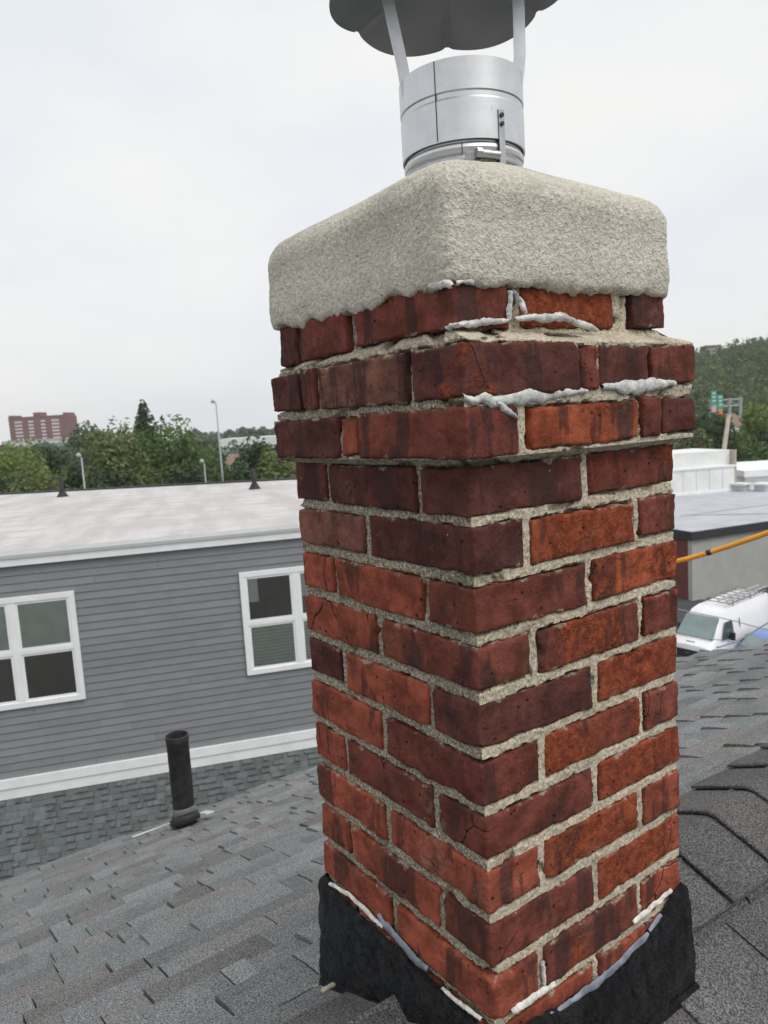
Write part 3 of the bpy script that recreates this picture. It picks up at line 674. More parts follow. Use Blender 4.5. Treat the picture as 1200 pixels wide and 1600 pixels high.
g = MB(); A = np.linspace(0, 6.283, 16, endpoint=False); g.prism([(.10*math.cos(a), .045*math.sin(a)) for a in A], (xf([(0, -.0, .80)], VM)[0], Rz@np.array([1, 0, 0]), up, Rz@np.array([0, -1.0, 0])), 0, .03); g.build('emblem', M['lens'], gr)
vq('bumper', [(-.86, -.03, .36), (.86, -.03, .36), (.86, -.0, .58), (-.86, -.0, .58)], M['plastic'], .04)
g = MB(); g.bbox((-.18, .22, 1.22), (.18, .26, 1.245)); g.V = [xf(v, VM) for v in g.V]; g.build('hood_vent', M['plastic'], van)
rk = None
for s in (-.62, .62):
    g = MB(); g.tube(xf([(s, 2.15, 2.55), (s, 3.5, 2.57), (s, 5.3, 2.57)], VM), .03, 6); g.build('rack_rail', M['rack'], van)
for y in np.linspace(2.2, 5.2, 7):
    g = MB(); g.tube(xf([(-.7, y, 2.56), (.7, y, 2.56)], VM), .022, 6); g.build('rack_bar', M['rack'], van)
for y in (2.5, 4.0, 5.1):
    for s in (-.62, .62):
        g = MB(); g.tube(xf([(s, y, 2.36), (s, y, 2.56)], VM), .022, 5); g.build('rack_foot', M['rack'], van)
lad = thing('ladder', 'grey ladder lying on the rack of the white van', 'ladder', xf([(0, 2.2, 2.6)], VM)[0])
for s in (.18, .55):
    g = MB(); g.tube(xf([(s, 2.1, 2.66), (s, 5.6, 2.68)], VM), .04, 6); g.build('side_rail', M['polemetal'], lad)
for y in np.linspace(2.3, 5.4, 11):
    g = MB(); g.tube(xf([(.18, y, 2.665), (.55, y, 2.68)], VM), .02, 5); g.build('rung', M['polemetal'], lad)
# blue car beside the van
cp = hz(1196, 992, GROUND+1.42); T0 = np.array([cp[0], cp[1], GROUND])-np.array([0.0, 2.2, 0]); VM = (np.eye(3), T0)
car = thing('parked_car', 'blue parked car mostly hidden behind the roof edge, beside the van', 'car', T0)
st = [(0, .55, .72, .7, .06), (.1, .72, .84, .78, 0), (.9, .88, .9, .8, 0), (1.35, .95, .9, .78, 0), (1.95, 1.38, .9, .66, 0), (2.6, 1.43, .9, .66, 0), (3.3, 1.36, .9, .66, 0), (3.85, 1.0, .89, .76, 0), (4.4, .92, .84, .74, 0), (4.5, .6, .78, .7, .05)]
P = loft(st, .22); g = MB(); g.grid(xf(P, VM)); g.add(xf(P[0], VM), [tuple(range(P.shape[1]))]); g.add(xf(P[-1], VM), [tuple(reversed(range(P.shape[1])))]); g.build('body', M['blue'], car, True, sharp=45)
vq('windscreen', [(-.66, 1.40, 1.0), (.66, 1.40, 1.0), (.58, 1.90, 1.36), (-.58, 1.90, 1.36)], M['carglass2'], .03, car)
for s in (1, -1):
    vq('side_window', [(s*.86, 1.7, .98), (s*.86, 3.5, .98), (s*.74, 3.15, 1.32), (s*.74, 2.05, 1.32)], M['carglass'], .02, car)
    vq('headlight', [(s*.45, .02, .6), (s*.78, .1, .62), (s*.76, .2, .74), (s*.45, .1, .72)], M['lens'], .02, car)
    for y in (.85, 3.65): wheel(car, VM, s*.80, y, .31)

# ------------------------------------------------------------------ grey clapboard house on the left
dW = np.array([.352, .936, 0.0]); dW /= np.linalg.norm(dW); nW = np.array([dW[1], -dW[0], 0.0]); cW = -9.442/np.linalg.norm([-.936, .352])
def wp(s, z, out=0.0): return dW*s+nW*(cW+out)+up*z
SL, SR = -7.5, 5.2
nb = thing('clapboard_house', 'grey clapboard house with white trim and pale flat roof at the left', 'building', wp(0, GROUND))
g = MB(); g.prism([(SL, GROUND), (SR, GROUND), (SR, -1.28), (SL, -1.28)], (np.zeros(3)+nW*cW, dW, up, -nW), .03, .25)
wall = g.build('wall', M['siding'], nb)
wins = [(-3.43, -1.90), (.222, 1.755)]; WZ0, WZ1 = -3.287, -1.822
pitch = .103; z = -4.225; row = 0
bcache = {}
while z < -1.41:
    segs = [(SL, SR)]
    for a, b in wins:
        if z > WZ0-.02 and z+pitch < WZ1+.02:
            segs = [x for s0, s1 in segs for x in ([(s0, s1)] if (s1 <= a or s0 >= b) else [(s0, a+.02), (b-.02, s1)])]
    cut = []
    for s0, s1 in segs:
        c = s0; first = True
        while c < s1-.01:
            e = min(s1, c+(rnd.uniform(1.2, 3.6) if first else 3.66)); first = False
            if s1-e < .4: e = s1
            cut.append((c, e)); c = e
    for c, e in cut:
        L = e-c-.003
        g = MB(); zt = min(z+pitch+.012, -1.40)
        prof = [(0, .019), (.005, .020), (zt-z, .007), (zt-z, -.03), (0, -.03)]
        V = [wp(s, z+a, b) for s in (c+.0015, c+.0015+L) for a, b in prof]
        g.add(V, [(0, 1, 2, 3, 4), (9, 8, 7, 6, 5)]+[(i, 5+i, 5+(i+1) % 5, (i+1) % 5) for i in range(5)])
        g.build('siding_board', M['siding'], wall)
    z += pitch; row += 1
def wbox(s0, s1, z0, z1, o0, o1): 
    g = MB(); g.prism([(s0, z0), (s1, z0), (s1, z1), (s0, z1)], (nW*cW, dW, up, nW), o0, o1); return g
g = wbox(SL, SR, -4.49, -4.345, -.02, .045); g.build('skirt_board', M['white'], nb)
g = wbox(SL, SR, -4.343, -4.222, -.02, .062); g.build('water_table', M['white'], nb)
g = wbox(SL, SR, -1.415, -1.318, -.03, .075); g.build('frieze_board', M['white'], nb)
# gutter with a front lip
g = MB(); prof = [(.04, -1.316), (.095, -1.316), (.115, -1.27), (.118, -1.222), (.108, -1.222), (.104, -1.265), (.088, -1.306), (.04, -1.306)]
g.add([wp(s, zz, o) for s in (SL, SR) for o, zz in prof], [tuple(range(8)), tuple(reversed(range(8, 16)))]+[(i, 8+i, 8+(i+1) % 8, (i+1) % 8) for i in range(8)]); g.build('gutter', M['white'], nb)
for (a, b), (ub, lbd) in zip(wins, ((1, 0), (0, 1))):
    win = wbox(a, b, WZ0, WZ1, -.02, .02).build('window', M['interior'], nb)
    tw_ = .074
    for s0, s1, z0, z1 in ((a, b, WZ1-tw_, WZ1), (a, b, WZ0, WZ0+tw_), (a, a+tw_, WZ0+tw_, WZ1-tw_), (b-tw_, b, WZ0+tw_, WZ1-tw_)):
        bevel(wbox(s0, s1, z0, z1, .0, .055).build('trim', M['white'], win), .004)
    mid = (a+b)/2; zm = (WZ0+WZ1)/2
    wbox(mid-.046, mid+.046, WZ0+tw_, WZ1-tw_, .0, .05).build('mullion', M['white'], win)
    for s0, s1 in ((a+tw_, mid-.046), (mid+.046, b-tw_)):
        wbox(s0, s1, zm-.03, zm+.025, .0, .047).build('meeting_rail', M['white'], win)
        for z0, z1, bl in ((zm+.025, WZ1-tw_, ub), (WZ0+tw_, zm-.03, lbd)):
            up_s = z0 > zm; o = .036 if up_s else .030
            f = .03
            for q0, q1, y0, y1 in ((s0, s1, z1-f, z1), (s0, s1, z0, z0+f), (s0, s0+f, z0+f, z1-f), (s1-f, s1, z0+f, z1-f)):
                wbox(q0, q1, y0, y1, .021, o+.006).build('sash', M['white'], win)
            wbox(s0+f, s1-f, z0+f, z1-f, o-.003, o).build('pane', M['pane'], win)
            if bl:
                if up_s: wbox(s0+.01, s1-.01, z0+.01, z1, .0205, .024).build('blind', M['blind'], win)
                else:
                    g = MB()
                    for q in range(13):
                        zz = z0+.01+(z1-z0-.02)*q/13; g.prism([(s0+.01, zz), (s1-.01, zz), (s1-.01, zz+(z1-z0)/13*.86), (s0+.01, zz+(z1-z0)/13*.86)], (nW*cW, dW, up, nW), .0205, .0235)
                    g.build('blind', M['blind'], win)
            elif up_s:
                wbox(s0+.01, s0+.17, z1-.36, z1-.02, .0205, .024).build('curtain', M['offwhite'], win)
# flat roof
q0, q1 = hz(-330, 800, -1.30), hz(700, 742, -1.30); f0, f1 = wp(SL, -1.30, .085), wp(SR, -1.30, .085)
bk0, bk1 = hz(-300, 793, -1.30), hz(520, 751, -1.30)
g = MB(); g.add([f0+up*z for z in (.0, .08)]+[f1+up*z for z in (.0, .08)]+[bk1+up*z for z in (.0, .08)]+[bk0+up*z for z in (.0, .08)], [(1, 3, 5, 7), (6, 4, 2, 0), (0, 2, 3, 1), (2, 4, 5, 3), (4, 6, 7, 5), (6, 0, 1, 7)])
rf = g.build('roof', M['membrane'], nb)
e = bk1-bk0; e /= np.linalg.norm(e); g = MB(); g.prism([(-.02, -.05), (.10, -.05), (.10, .125), (-.02, .125)], (bk0, np.cross(e, up), up, e), 0, np.linalg.norm(bk1-bk0)); g.build('edge_coping', M['dark'], rf)
for k in range(9):                                               # membrane laps
    u = .06+k*.1; a = f0*(1-u*.72)+bk0*u*.72; b = f1*(1-u*.72)+bk1*u*.72
    g = MB(); g.tube([a+up*.08, b+up*.08], .012, 5); g.build('membrane_lap', M['membrane'], rf)
g = MB(); g.prism([(SL, GROUND), (SR, GROUND), (SR, -1.3), (SL, -1.3)], (nW*cW, dW, up, -nW), .26, 7.0); g.build('core', M['siding'], nb)
for px, lbl in ((98, 'small black vent stub on the pale roof in front of the lamp post'), (398, 'small black vent stub on the pale roof near the chimney')):
    q = hz(px, 776 if px < 200 else 764, -1.22); v = thing('roof_vent_stub', lbl, 'vent', q, 'vent stubs on the pale roof')
    g = MB(); g.lathe([(.15, 0), (.12, .03), (.065, .13), (.06, .13)], q, 14); g.build('boot', M['rubber'], v, True)
    g = MB(); g.lathe([(.055, .05), (.055, .46), (.04, .46), (.04, .2)], q, 14); g.build('pipe', M['rubber'], v, True)

# ---- lower roof of the clapboard house, shingle by shingle
def shingle_mesh(w, t, L=.14, back=.04, lip=.006):
    pr_ = [(-back, 0.0, -.003), (0.0, .0015, -.003), (L*.40, t*.66, -.003), (L*.80, t*.97, -.003), (L-.012, t, -.003), (L-.003, t*.86, -.003), (L, t*.45, -.003)]
    V = []; 
    for v in (0.0, w):
        V += [(u, v, a) for u, a, b in pr_]+[(u, v, b) for u, a, b in reversed(pr_)]
    n = 14
    F = [tuple(range(n)), tuple(reversed(range(n, 2*n)))]+[((i+1) % n, i, n+i, n+(i+1) % n) for i in range(n)]
    return V, F
SH = {}
def shingle_field(parent, origin, du, dv, dn, rows, v0, v1, exp, widths, mat, seed, limit, keep=lambda p: True, name='shingle', thick=(.0145, .0070), stuff_name='shingle_field', jit=.004, eo=0.0):
    r = random.Random(seed); R3 = np.stack([du, dv, dn], 1); items = []
    for i in rows:
        v = v0+r.uniform(-.2, 0); k = r.randint(0, 1)
        while v < v1:
            w = r.choice(widths); t = thick[k % 2] if r.random() < .85 else thick[(k+1) % 2]; k += 1
            p = origin+du*(i*exp+r.uniform(-jit, jit))+dv*v
            if keep(p+dv*w/2+du*exp/2): items.append((p, w, t))
            v += w+r.choice((.001, .001, .0035, .005))
    def score(it):
        c = it[0]+dv*it[1]/2; d = c-CAM; zz = d@AF
        if zz < .1: return -1
        x, y = 600+FPX*(d@AR)/zz, 800-FPX*(d@AU)/zz
        return it[1]/zz**2 if -60 < x < 1260 and -60 < y < 1680 else 0
    items.sort(key=score, reverse=True)
    rot = Matrix([list(x) for x in R3]).to_euler(); n = 0; rest = MB()
    for p, w, t in items:
        if n < limit and score((p, w, t)) > 0:
            key = (w, t, mat.name, exp)
            if key not in SH:
                V, F = shingle_mesh(w, t, exp); SH[key] = mk_mesh(name, V, F, mat)
            o = new_obj(name, SH[key], parent, p); o.rotation_euler = rot; n += 1
        else:
            V, F = shingle_mesh(w, t, exp); rest.add(np.array(V)@R3.T+p, F)
    if rest.n:
        tag(rest.build(stuff_name, mat, parent), kind='stuff')
sl = .42; du = (nW-up*sl); du /= np.linalg.norm(du); dn = np.cross(du, dW); dn = dn if dn[2] > 0 else -dn
o_l = wp(-4.6, -4.50, .03)
g = MB(); g.prism([(-.05, -1.0), (3.6, -1.0), (3.6, 7.2), (-.05, 7.2)], (o_l, du, dW, dn), -.12, -.006); lr = g.build('lower_roof', M['far_shingle'], nb)
dvv = np.cross(dn, du)
sg = 1.0 if dvv@dW > 0 else -1.0
shingle_field(lr, o_l if sg > 0 else o_l+dW*6.5, du, dvv, dn, range(26), 0, 6.5, .108, (.06, .09, .12, .15), M['far_shingle'], 3, 300, thick=(.034, .010))

# ------------------------------------------------------------------ the house we stand on
XR, ZRG, MS = -.16, -.705, .40; YE = 3.27; XE = -3.05; YS = -5.0; XE2 = 2.9
def roofz(x): return ZRG-MS*np.abs(np.asarray(x)-XR)
hs_ = thing('house', 'house with grey asphalt shingle roof around the brick chimney', 'building', (XR, 0, GROUND))
zE = roofz(XE)
g = MB(); prof = [(XE, zE-.02), (XR, ZRG-.02), (XE2, roofz(XE2)-.02), (XE2, roofz(XE2)-.16), (XR, ZRG-.18), (XE, zE-.16)]
g.add([(x, y, z) for y in (YS, YE) for x, z in prof], [tuple(range(6)), tuple(reversed(range(6, 12)))]+[((i+1) % 6, i, 6+i, 6+(i+1) % 6) for i in range(6)])
deck = g.build('roof', M['shingle'], hs_)
g = MB(); g.add([(x, y, z) for y in (YS+.3, YE-.3) for x, z in ((XE+.35, GROUND), (XE+.35, zE+.0), (XR, ZRG-.2), (XE2-.35, roofz(XE2)), (XE2-.35, GROUND))], [tuple(range(5)), tuple(reversed(range(5, 10)))]+[((i+1) % 5, i, 5+i, 5+(i+1) % 5) for i in range(5)])
g.build('wall', M['cream'], hs_)
g = MB(); g.bbox((XE-.012, YS, zE-.15), (XE-.001, YE, zE-.02)); g.build('drip_edge', M['boot'], deck)
dn1 = np.array([-MS, 0, 1.0]); dn1 /= np.linalg.norm(dn1); du1 = np.array([-1.0, 0, -MS]); du1 /= np.linalg.norm(du1)
dn2 = np.array([MS, 0, 1.0]); dn2 /= np.linalg.norm(dn2); du2 = np.array([1.0, 0, -MS]); du2 /= np.linalg.norm(du2)
Orid = np.array([XR, 0, ZRG-.017])
A_, B_ = .4016, .394
inch = lambda p: not (-A_-.02 < p[0] < .01 and -.01 < p[1] < B_+.01)
LS = math.hypot(XE-XR, zE-ZRG)
nrow = int(LS/.104)
wd = (.05, .08, .11, .15, .19, .24)
shingle_field(deck, Orid+np.array([0, YE, 0]), du1, np.array([0, -1.0, 0]), dn1, range(nrow), 0, YE+1.1, LS/nrow, wd, M['shingle'], 5, 300, inch)
M['shingle_near'] = m_shingle('shingle_worn', (.125, .128, .13), brown=.35, rel=2.2, gs=300.0)  # darker shingles with stronger bump, for the near slope
shingle_field(deck, Orid+np.array([0, -1.0, 0]), du2, np.array([0, 1.0, 0]), dn2, range(14), 0, 3.4, .14, (.10, .13, .16), M['shingle_near'], 9, 60, inch)
# ridge caps
def cap_mesh():
    hw = .145; L = .20; us = np.concatenate([-np.linspace(hw, .02, 6), [-.012, -.005, .005, .012], np.linspace(.02, hw, 6)]); rows = []
    cs = math.cos(math.atan(MS))
    prof = []
    for u in us:
        a = abs(u); zz = -MS*math.sqrt((a*cs)**2+.012**2)+.012*MS; prof.append((u*cs, zz))
    ys = [0, .004, .05, .1, .15, L]; top = [.0160, .0185, .0155, .0115, .0075, .0035]; T = []; Bt = []
    for y, t in zip(ys, top):
        T.append([(x, y, z+t+.012) for x, z in prof])
        Bt.append([(x, y, z+max(t-.0048, .0)+.012-(.0 if y else .0)) for x, z in prof])
    g = MB(); g.grid(T); g.grid(Bt, flip=True); m = len(us)
    for k in range(len(ys)-1):
        for e in (0, m-1):
            g.add([T[k][e], T[k+1][e], Bt[k+1][e], Bt[k][e]], [(0, 1, 2, 3) if e else (3, 2, 1, 0)])
    for k in range(m-1):
        g.add([T[0][k], T[0][k+1], Bt[0][k+1], Bt[0][k]], [(0, 1, 2, 3)])
    V = np.concatenate(g.V)
    me = mk_mesh('ridge_cap', V, g.F, M['cap_shingle'], False); return me
cme = cap_mesh()
ys = [y for y in np.arange(.738-.15*2, YE-.12, .15)]+[y for y in np.arange(-.235, -1.6, -.15)]
for y in ys:
    o = new_obj('ridge_cap', cme, deck, (XR+rnd.uniform(-.004, .004), y, ZRG-.014)); o.rotation_euler = (0, 0, rnd.uniform(-.012, .012))

# ---- plumbing vent
pb = np.array([-2.633, .491, roofz(-2.633)])
vp = thing('vent_pipe', 'black plumbing vent pipe standing on the shingle roof at left', 'pipe', pb)
g = MB(); g.lathe([(.050, -.03), (.050, .405), (.0520, .408), (.0528, .425), (.052, .438), (.047, .440), (.044, .43), (.043, .2), (0.001, .2)], pb, 32); g.build('pipe', M['pvc'], vp, True, sharp=40)
A = np.linspace(0, 2*np.pi, 32, endpoint=False)
def skew(r, z): return [(pb[0]+r*math.cos(a), pb[1]+r*math.sin(a), pb[2]+z+MS*r*math.cos(a)*(1 if z < .06 else .5)) for a in A]
g = MB(); g.grid([skew(.070, .012), skew(.070, .030), skew(.060, .05), skew(.0515, .062)], closed_v=True, flip=True); g.build('rubber_boot', M['rubber'], vp, True)
g = MB(); g.grid([skew(.0535, .055), skew(.0545, .088), skew(.0505, .09)], closed_v=True, flip=True); g.build('collar', M['boot'], vp, True)
s1n = (np.array([-MS, 0, 1.0]), ZRG-MS*XR)
fa, fb_ = hit(240, 1306, *s1n), hit(312, 1280, *s1n); 
g = MB(); w_ = np.array([0, 1.0, 0]); o_ = pb+du1*.105+dn1*.016
g.prism([(-.020, -.22), (.006, -.22), (.006, .04), (-.020, .04)], (o_, du1, w_, dn1), 0, .003); g.build('flashing_apron', M['alu'], vp)
g = MB(); g.prism([(-.11, .085), (.02, .085), (.02, .125), (-.11, .125)], (o_-du1*.06, du1, w_, dn1), 0, .004); g.build('flashing_side', M['alu'], vp)

# ------------------------------------------------------------------ brick chimney
ch = thing('brick_chimney', 'weathered red brick chimney with corbelled top and cement crown', 'chimney', (-.2, .2, -.85))
j = .0070
# colours: dark maroon / plum / red / orange-red
DK, PL, RD, OR_, BRN = (.115, .040, .033), (.185, .055, .040), (.305, .080, .048), (.345, .086, .040), (.230, .098, .072)
bricks = []      # (x0,x1,y0,y1,z0,z1,color,spall)
def B(x0, x1, y0, y1, z0, z1, c=None, s=.12):
    bricks.append((min(x0, x1), max(x0, x1), min(y0, y1), max(y0, y1), z0, z1, c or rnd.choice((DK, PL, RD)), s))
LJ = {1: (-.094, -.308), 2: (-.214,), 3: (-.094, -.308), 4: (-.199,), 5: (-.092, -.302), 6: (-.203,), 7: (-.094, -.310), 8: (-.208,), 9: (-.093, -.312), 10: (-.207,), 11: (-.094, -.308), 12: (-.205,)}
RJ = {1: (.199,), 2: (.088, .305), 3: (.201,), 4: (.094, .307), 5: (.208,), 6: (.102, .308), 7: (.202,), 8: (.095, .300), 9: (.199,), 10: (.085, .294), 11: (.194,), 12: (.09, .30)}
# colour and spall by course: odd (corner, right2, left mid, left end) even (corner, left2, right mid, right end)
CC = {1: ((DK, .10), (PL, .45), (DK, .08), (DK, .05)), 2: ((DK, .30), (BRN, .0), (OR_, .75), (PL, .05)), 3: ((PL, .15), (OR_, .62), (RD, .2), (RD, .12)),
      4: ((PL, .10), (RD, .15), (PL, .62), (PL, .55)), 5: ((DK, .08), (RD, .72), (RD, .12), (DK, .0)), 6: ((PL, .2), (RD, .2), (RD, .66), (PL, .05)),
      7: ((PL, .12), (RD, .78), (PL, .15), (RD, .30)), 8: ((RD, .10), (RD, .10), (OR_, .66), (RD, .12)), 9: ((PL, .12), (RD, .74), (RD, .1), (RD, .12)),
      10: ((RD, .10), (RD, .12), (PL, .22), (RD, .18)), 11: ((RD, .15), (RD, .12), (RD, .1), (RD, .1)), 12: ((RD, .15), (RD, .12), (RD, .1), (RD, .1))}
for k in range(1, 13):
    zc = .035-.07*(k-1); z0, z1 = zc-.035+j, zc+.035-j; c = CC[k]
    if k % 2:
        a, b = LJ[k]; (y1,) = RJ[k]
        B(a+j, 0, 0, y1-j, z0, z1, *c[0]); B(a+j, 0, y1+j, B_, z0, z1, *c[1])
        B(b+j, a-j, 0, .09, z0, z1, *c[2]); B(-A_, b-j, 0, .19, z0, z1, *c[3])
        B(-A_, b-j, .20, B_, z0, z1); B(b+j, a-j, B_-.09, B_, z0, z1)
    else:
        (a,) = LJ[k]; y0, y1 = RJ[k]
        B(a+j, 0, 0, y0-j, z0, z1, *c[0]); B(-A_, a-j, 0, y0-j, z0, z1, *c[1])
        B(-.09, 0, y0+j, y1-j, z0, z1, *c[2]); B(-.19, 0, y1+j, B_, z0, z1, *c[3])
        B(-A_, -.2, y1+j, B_, z0, z1); B(-A_, -A_+.09, y0+j, y1-j, z0, z1)
o = .02; xa, yb = -A_-o, B_+o
z0, z1 = .0735, .1285
B(-.188, o, -o, .061, z0, z1, PL, .12); B(-.228, -.192, -o, .08, z0+.002, z1, RD, .1); B(xa, -.236, -o, .09, z0, z1, DK, .05)
B(-.08, o, .084, .284, z0+.002, z1-.001, OR_, .42); B(-.08, o, .291, .331, z0+.005, z1, PL, .25); B(-.08, o, .338, yb, z0+.003, z1, DK, .0)
B(xa, xa+.09, .1, .3, z0, z1); B(xa, -.2, .31, yb, z0, z1); B(-.19, -.09, .33, yb, z0, z1)
z0, z1 = .1405, .1995
B(-.068, o, -o, .166, z0, z1, DK, .22); B(-.278, -.083, -o, .08, z0, z1, BRN, .05); B(-.326, -.289, -o, .07, z0, z1, PL, .0); B(xa, -.335, -o, .09, z0, z1-.002, DK, .0)
B(-.08, o, .172, .203, z0+.002, z1-.003, PL, .25); B(-.08, o, .208, .310, z0+.004, z1-.004, DK, .28); B(-.08, o, .3125, yb, z0+.004, z1-.003, PL, .0)
B(xa, xa+.09, .1, .3, z0, z1); B(xa, -.2, .31, yb, z0, z1); B(-.19, -.09, .33, yb, z0, z1)
z0, z1 = .2165, .272; sx, sy = -.008, -.006
B(-.204, sx, sy, .08, z0, z1, PL, .10); B(-.352, -.224, sy, .08, z0-.003, z1, PL, .08); B(-A_-.008, -.3555, sy, .09, z0-.004, z1, DK, .0)
B(-.105, sx-.006, .108, .283, z0+.004, z1-.004, OR_, .78); B(-.1, sx-.002, .317, .388, z0+.006, z1, DK, .05)
B(-A_-.008, -.32, .1, .388, z0, z1); B(-.31, -.12, .3, .388, z0, z1)

BRX = list(bricks)
def box_grid(h, step):
    """surface grid of a box with half sizes h"""
    V = []; F = []; idx = {}
    ns = [max(2, int(round(2*x/step))) for x in h]
    def vid(i, jj, k):
        key = (i, jj, k)
        if key not in idx:
            idx[key] = len(V); V.append((-h[0]+2*h[0]*i/ns[0], -h[1]+2*h[1]*jj/ns[1], -h[2]+2*h[2]*k/ns[2]))
        return idx[key]
    nx, ny, nzz = ns
    for i in range(nx):
        for jj in range(ny):
            F.append((vid(i, jj, 0), vid(i, jj+1, 0), vid(i+1, jj+1, 0), vid(i+1, jj, 0))); F.append((vid(i, jj, nzz), vid(i+1, jj, nzz), vid(i+1, jj+1, nzz), vid(i, jj+1, nzz)))
    for i in range(nx):
        for k in range(nzz):
            F.append((vid(i, 0, k), vid(i+1, 0, k), vid(i+1, 0, k+1), vid(i, 0, k+1))); F.append((vid(i, ny, k), vid(i, ny, k+1), vid(i+1, ny, k+1), vid(i+1, ny, k)))
    for jj in range(ny):
        for k in range(nzz):
            F.append((vid(0, jj, k), vid(0, jj, k+1), vid(0, jj+1, k+1), vid(0, jj+1, k))); F.append((vid(nx, jj, k), vid(nx, jj+1, k), vid(nx, jj+1, k+1), vid(nx, jj, k+1)))
    return np.array(V), F
for q, (x0, x1, y0, y1, z0, z1, c, s) in enumerate(bricks):
    z0 += rnd.uniform(-.0012, .0026); z1 -= rnd.uniform(-.0012, .0026)
    if x1-x0 > y1-y0 and y0 < .01: x0 += rnd.uniform(-.001, .002)*(x0 > -A_+.02); x1 -= rnd.uniform(-.001, .002)*(x1 < -.03)
    front = x1 > -.02 or y0 < .01
    step = .0037 if front else .012
    h = np.array([x1-x0, y1-y0, z1-z0])/2; ctr = np.array([x0+x1, y0+y1, z0+z1])/2
    V, F = box_grid(h, step); W_ = V+ctr+q*3.7
    rr = np.clip(.0019+.0042*fbm(W_, 30, 3)+.016*np.maximum(0, fbm(W_+50, 40, 3)-.22), .0011, .016)[:, None]
    inn = np.minimum(np.abs(V), h-rr); dl = np.abs(V)-inn; ln = np.linalg.norm(dl, axis=1)[:, None]
    V2 = np.sign(V)*(inn+np.where(ln > 0, dl/np.maximum(ln, 1e-9)*rr, 0))
    nrm = np.where(ln > 1e-6, np.sign(V)*dl/np.maximum(ln, 1e-9), 0)
    amp = .0010*fbm(W_, 55, 4)+.0014*fbm(W_, 14, 2)-.0030*np.maximum(0, fbm(W_+9, 34, 3)-.38)*3*(.4+1.6*s)
    edge = np.clip(np.abs(V)/h, 0, 1)**3
    wob = np.stack([fbm(W_+20*e_, 38, 4, .65) for e_ in (1, 2, 3)], 1)*.0042*edge
    V2 = V2+nrm*amp[:, None]+wob*np.array([.6, .6, 1.0])
    jt = np.array([rnd.uniform(-.0016, .0014), rnd.uniform(-.0014, .0016), rnd.uniform(-.001, .001)])
    o_ = new_obj('brick', mk_mesh('brick', V2, F, M['brick'], True), ch, ctr+jt)
    wob_ = .016 if z0 > .06 else .009
    o_.rotation_euler = (rnd.uniform(-wob_, wob_), rnd.uniform(-wob_, wob_), rnd.uniform(-.007, .007))
    kf = rnd.uniform(.86, 1.14); o_.color = (c[0]*kf, c[1]*kf, c[2]*kf, s)

# ---- mortar: one continuous skin with raised joints, sunk behind each brick
def shaft_off(z):
    o = np.where(z < .069, 0.0, .02); o = np.where(z > .1995, .02-.026*sstep(.200, .219, z), o)
    lip = .012*sstep(.060, .0705, z)*(z < .0705)
    return np.where((z > .06) & (z < .0705), lip, o)
def shaft_shift(z):
    k = sstep(.2, .216, z); return -.008*k, -.006*k
def side(kind, nt, zs, t_rough):
    tau = np.linspace(0, 1, nt); T, Z = np.meshgrid(tau, zs, indexing='ij'); base = shaft_off(Z); sx, sy = shaft_shift(Z)
    if kind == 'L': X, Y, N = -A_*T+sx, 0*T+sy, (0, -1)
    if kind == 'R': X, Y, N = 0*T+sx, B_*T+sy, (1, 0)
    if kind == 'BL': X, Y, N = 0*T-A_+sx, B_*T+sy, (-1, 0)
    if kind == 'BR': X, Y, N = -A_*T+sx, 0*T+B_+sy, (0, 1)
    dmax = np.full(T.shape, -1.0); cc = X if kind in ('L', 'BR') else Y
    for x0, x1, y0, y1, z0, z1, c, s in BRX:
        ok = {'L': y0 < .01, 'R': x1 > -.03, 'BL': x0 < -A_+.02, 'BR': y1 > B_-.03}[kind]
        if not ok: continue
        a, b = (x0, x1) if kind in ('L', 'BR') else (y0, y1)
        if a < (-A_ if kind in ('L', 'BR') else 0)+.015: a -= .06
        if b > (0 if kind in ('L', 'BR') else B_)-.035: b += .06
        dmax = np.maximum(dmax, np.minimum(np.minimum(cc-a, b-cc), np.minimum(Z-z0, z1-Z)))
    P0 = np.stack([X+N[0]*base, Y+N[1]*base, Z], -1)
    n1 = fbm(P0, 70, 4, .6); n2 = fbm(P0+5, 210, 3, .6); n3 = fbm(P0+31, 18, 2)
    d = dmax+.0060*n1+.0022*n2+.0010
    rec = (-.0042 if kind == 'L' else -.0026)
    joint = rec+.0022*n1+.0014*n2+.0022*n3
    deep = sstep(.16, .36, fbm(P0+77, 24, 3))*.013*(Z > .045)+sstep(.40, .58, fbm(P0+177, 30, 3))*.006
    joint = joint-deep
    o = base+joint*(1-sstep(.0, .0055, d))+(-.017)*sstep(.0, .0055, d)
    o = np.where(Z < -.75, np.minimum(o, base-.003), o)
    e = base+0
    if kind == 'L': Q = np.stack([sx+o-(A_+2*o)*T, sy-o, Z], -1)
    if kind == 'R': Q = np.stack([sx+o, sy-o+(B_+2*o)*T, Z], -1)
    if kind == 'BL': Q = np.stack([sx-A_-o, sy-o+(B_+2*o)*T, Z], -1)
    if kind == 'BR': Q = np.stack([sx+o-(A_+2*o)*T, sy+B_+o, Z], -1)
    return Q
zs_f = np.concatenate([np.arange(-.88, .060, .0028), np.arange(.060, .074, .0012), np.arange(.074, .199, .0026), np.arange(.199, .221, .0012), np.arange(.221, .30, .0026)])
zs_c = np.concatenate([np.arange(-.88, .060, .012), [.06, .066, .0705, .072], np.arange(.08, .199, .012), [.199, .205, .212, .22], np.arange(.23, .30, .012)])
g = MB(); g.grid(side('L', 150, zs_f, 1)); g.grid(side('R', 150, zs_f, 1), flip=True); g.grid(side('BL', 40, zs_c, 0), flip=False); g.grid(side('BR', 40, zs_c, 0), flip=True)
g.build('mortar', M['mortar'], ch, False, origin=(0, 0, 0))

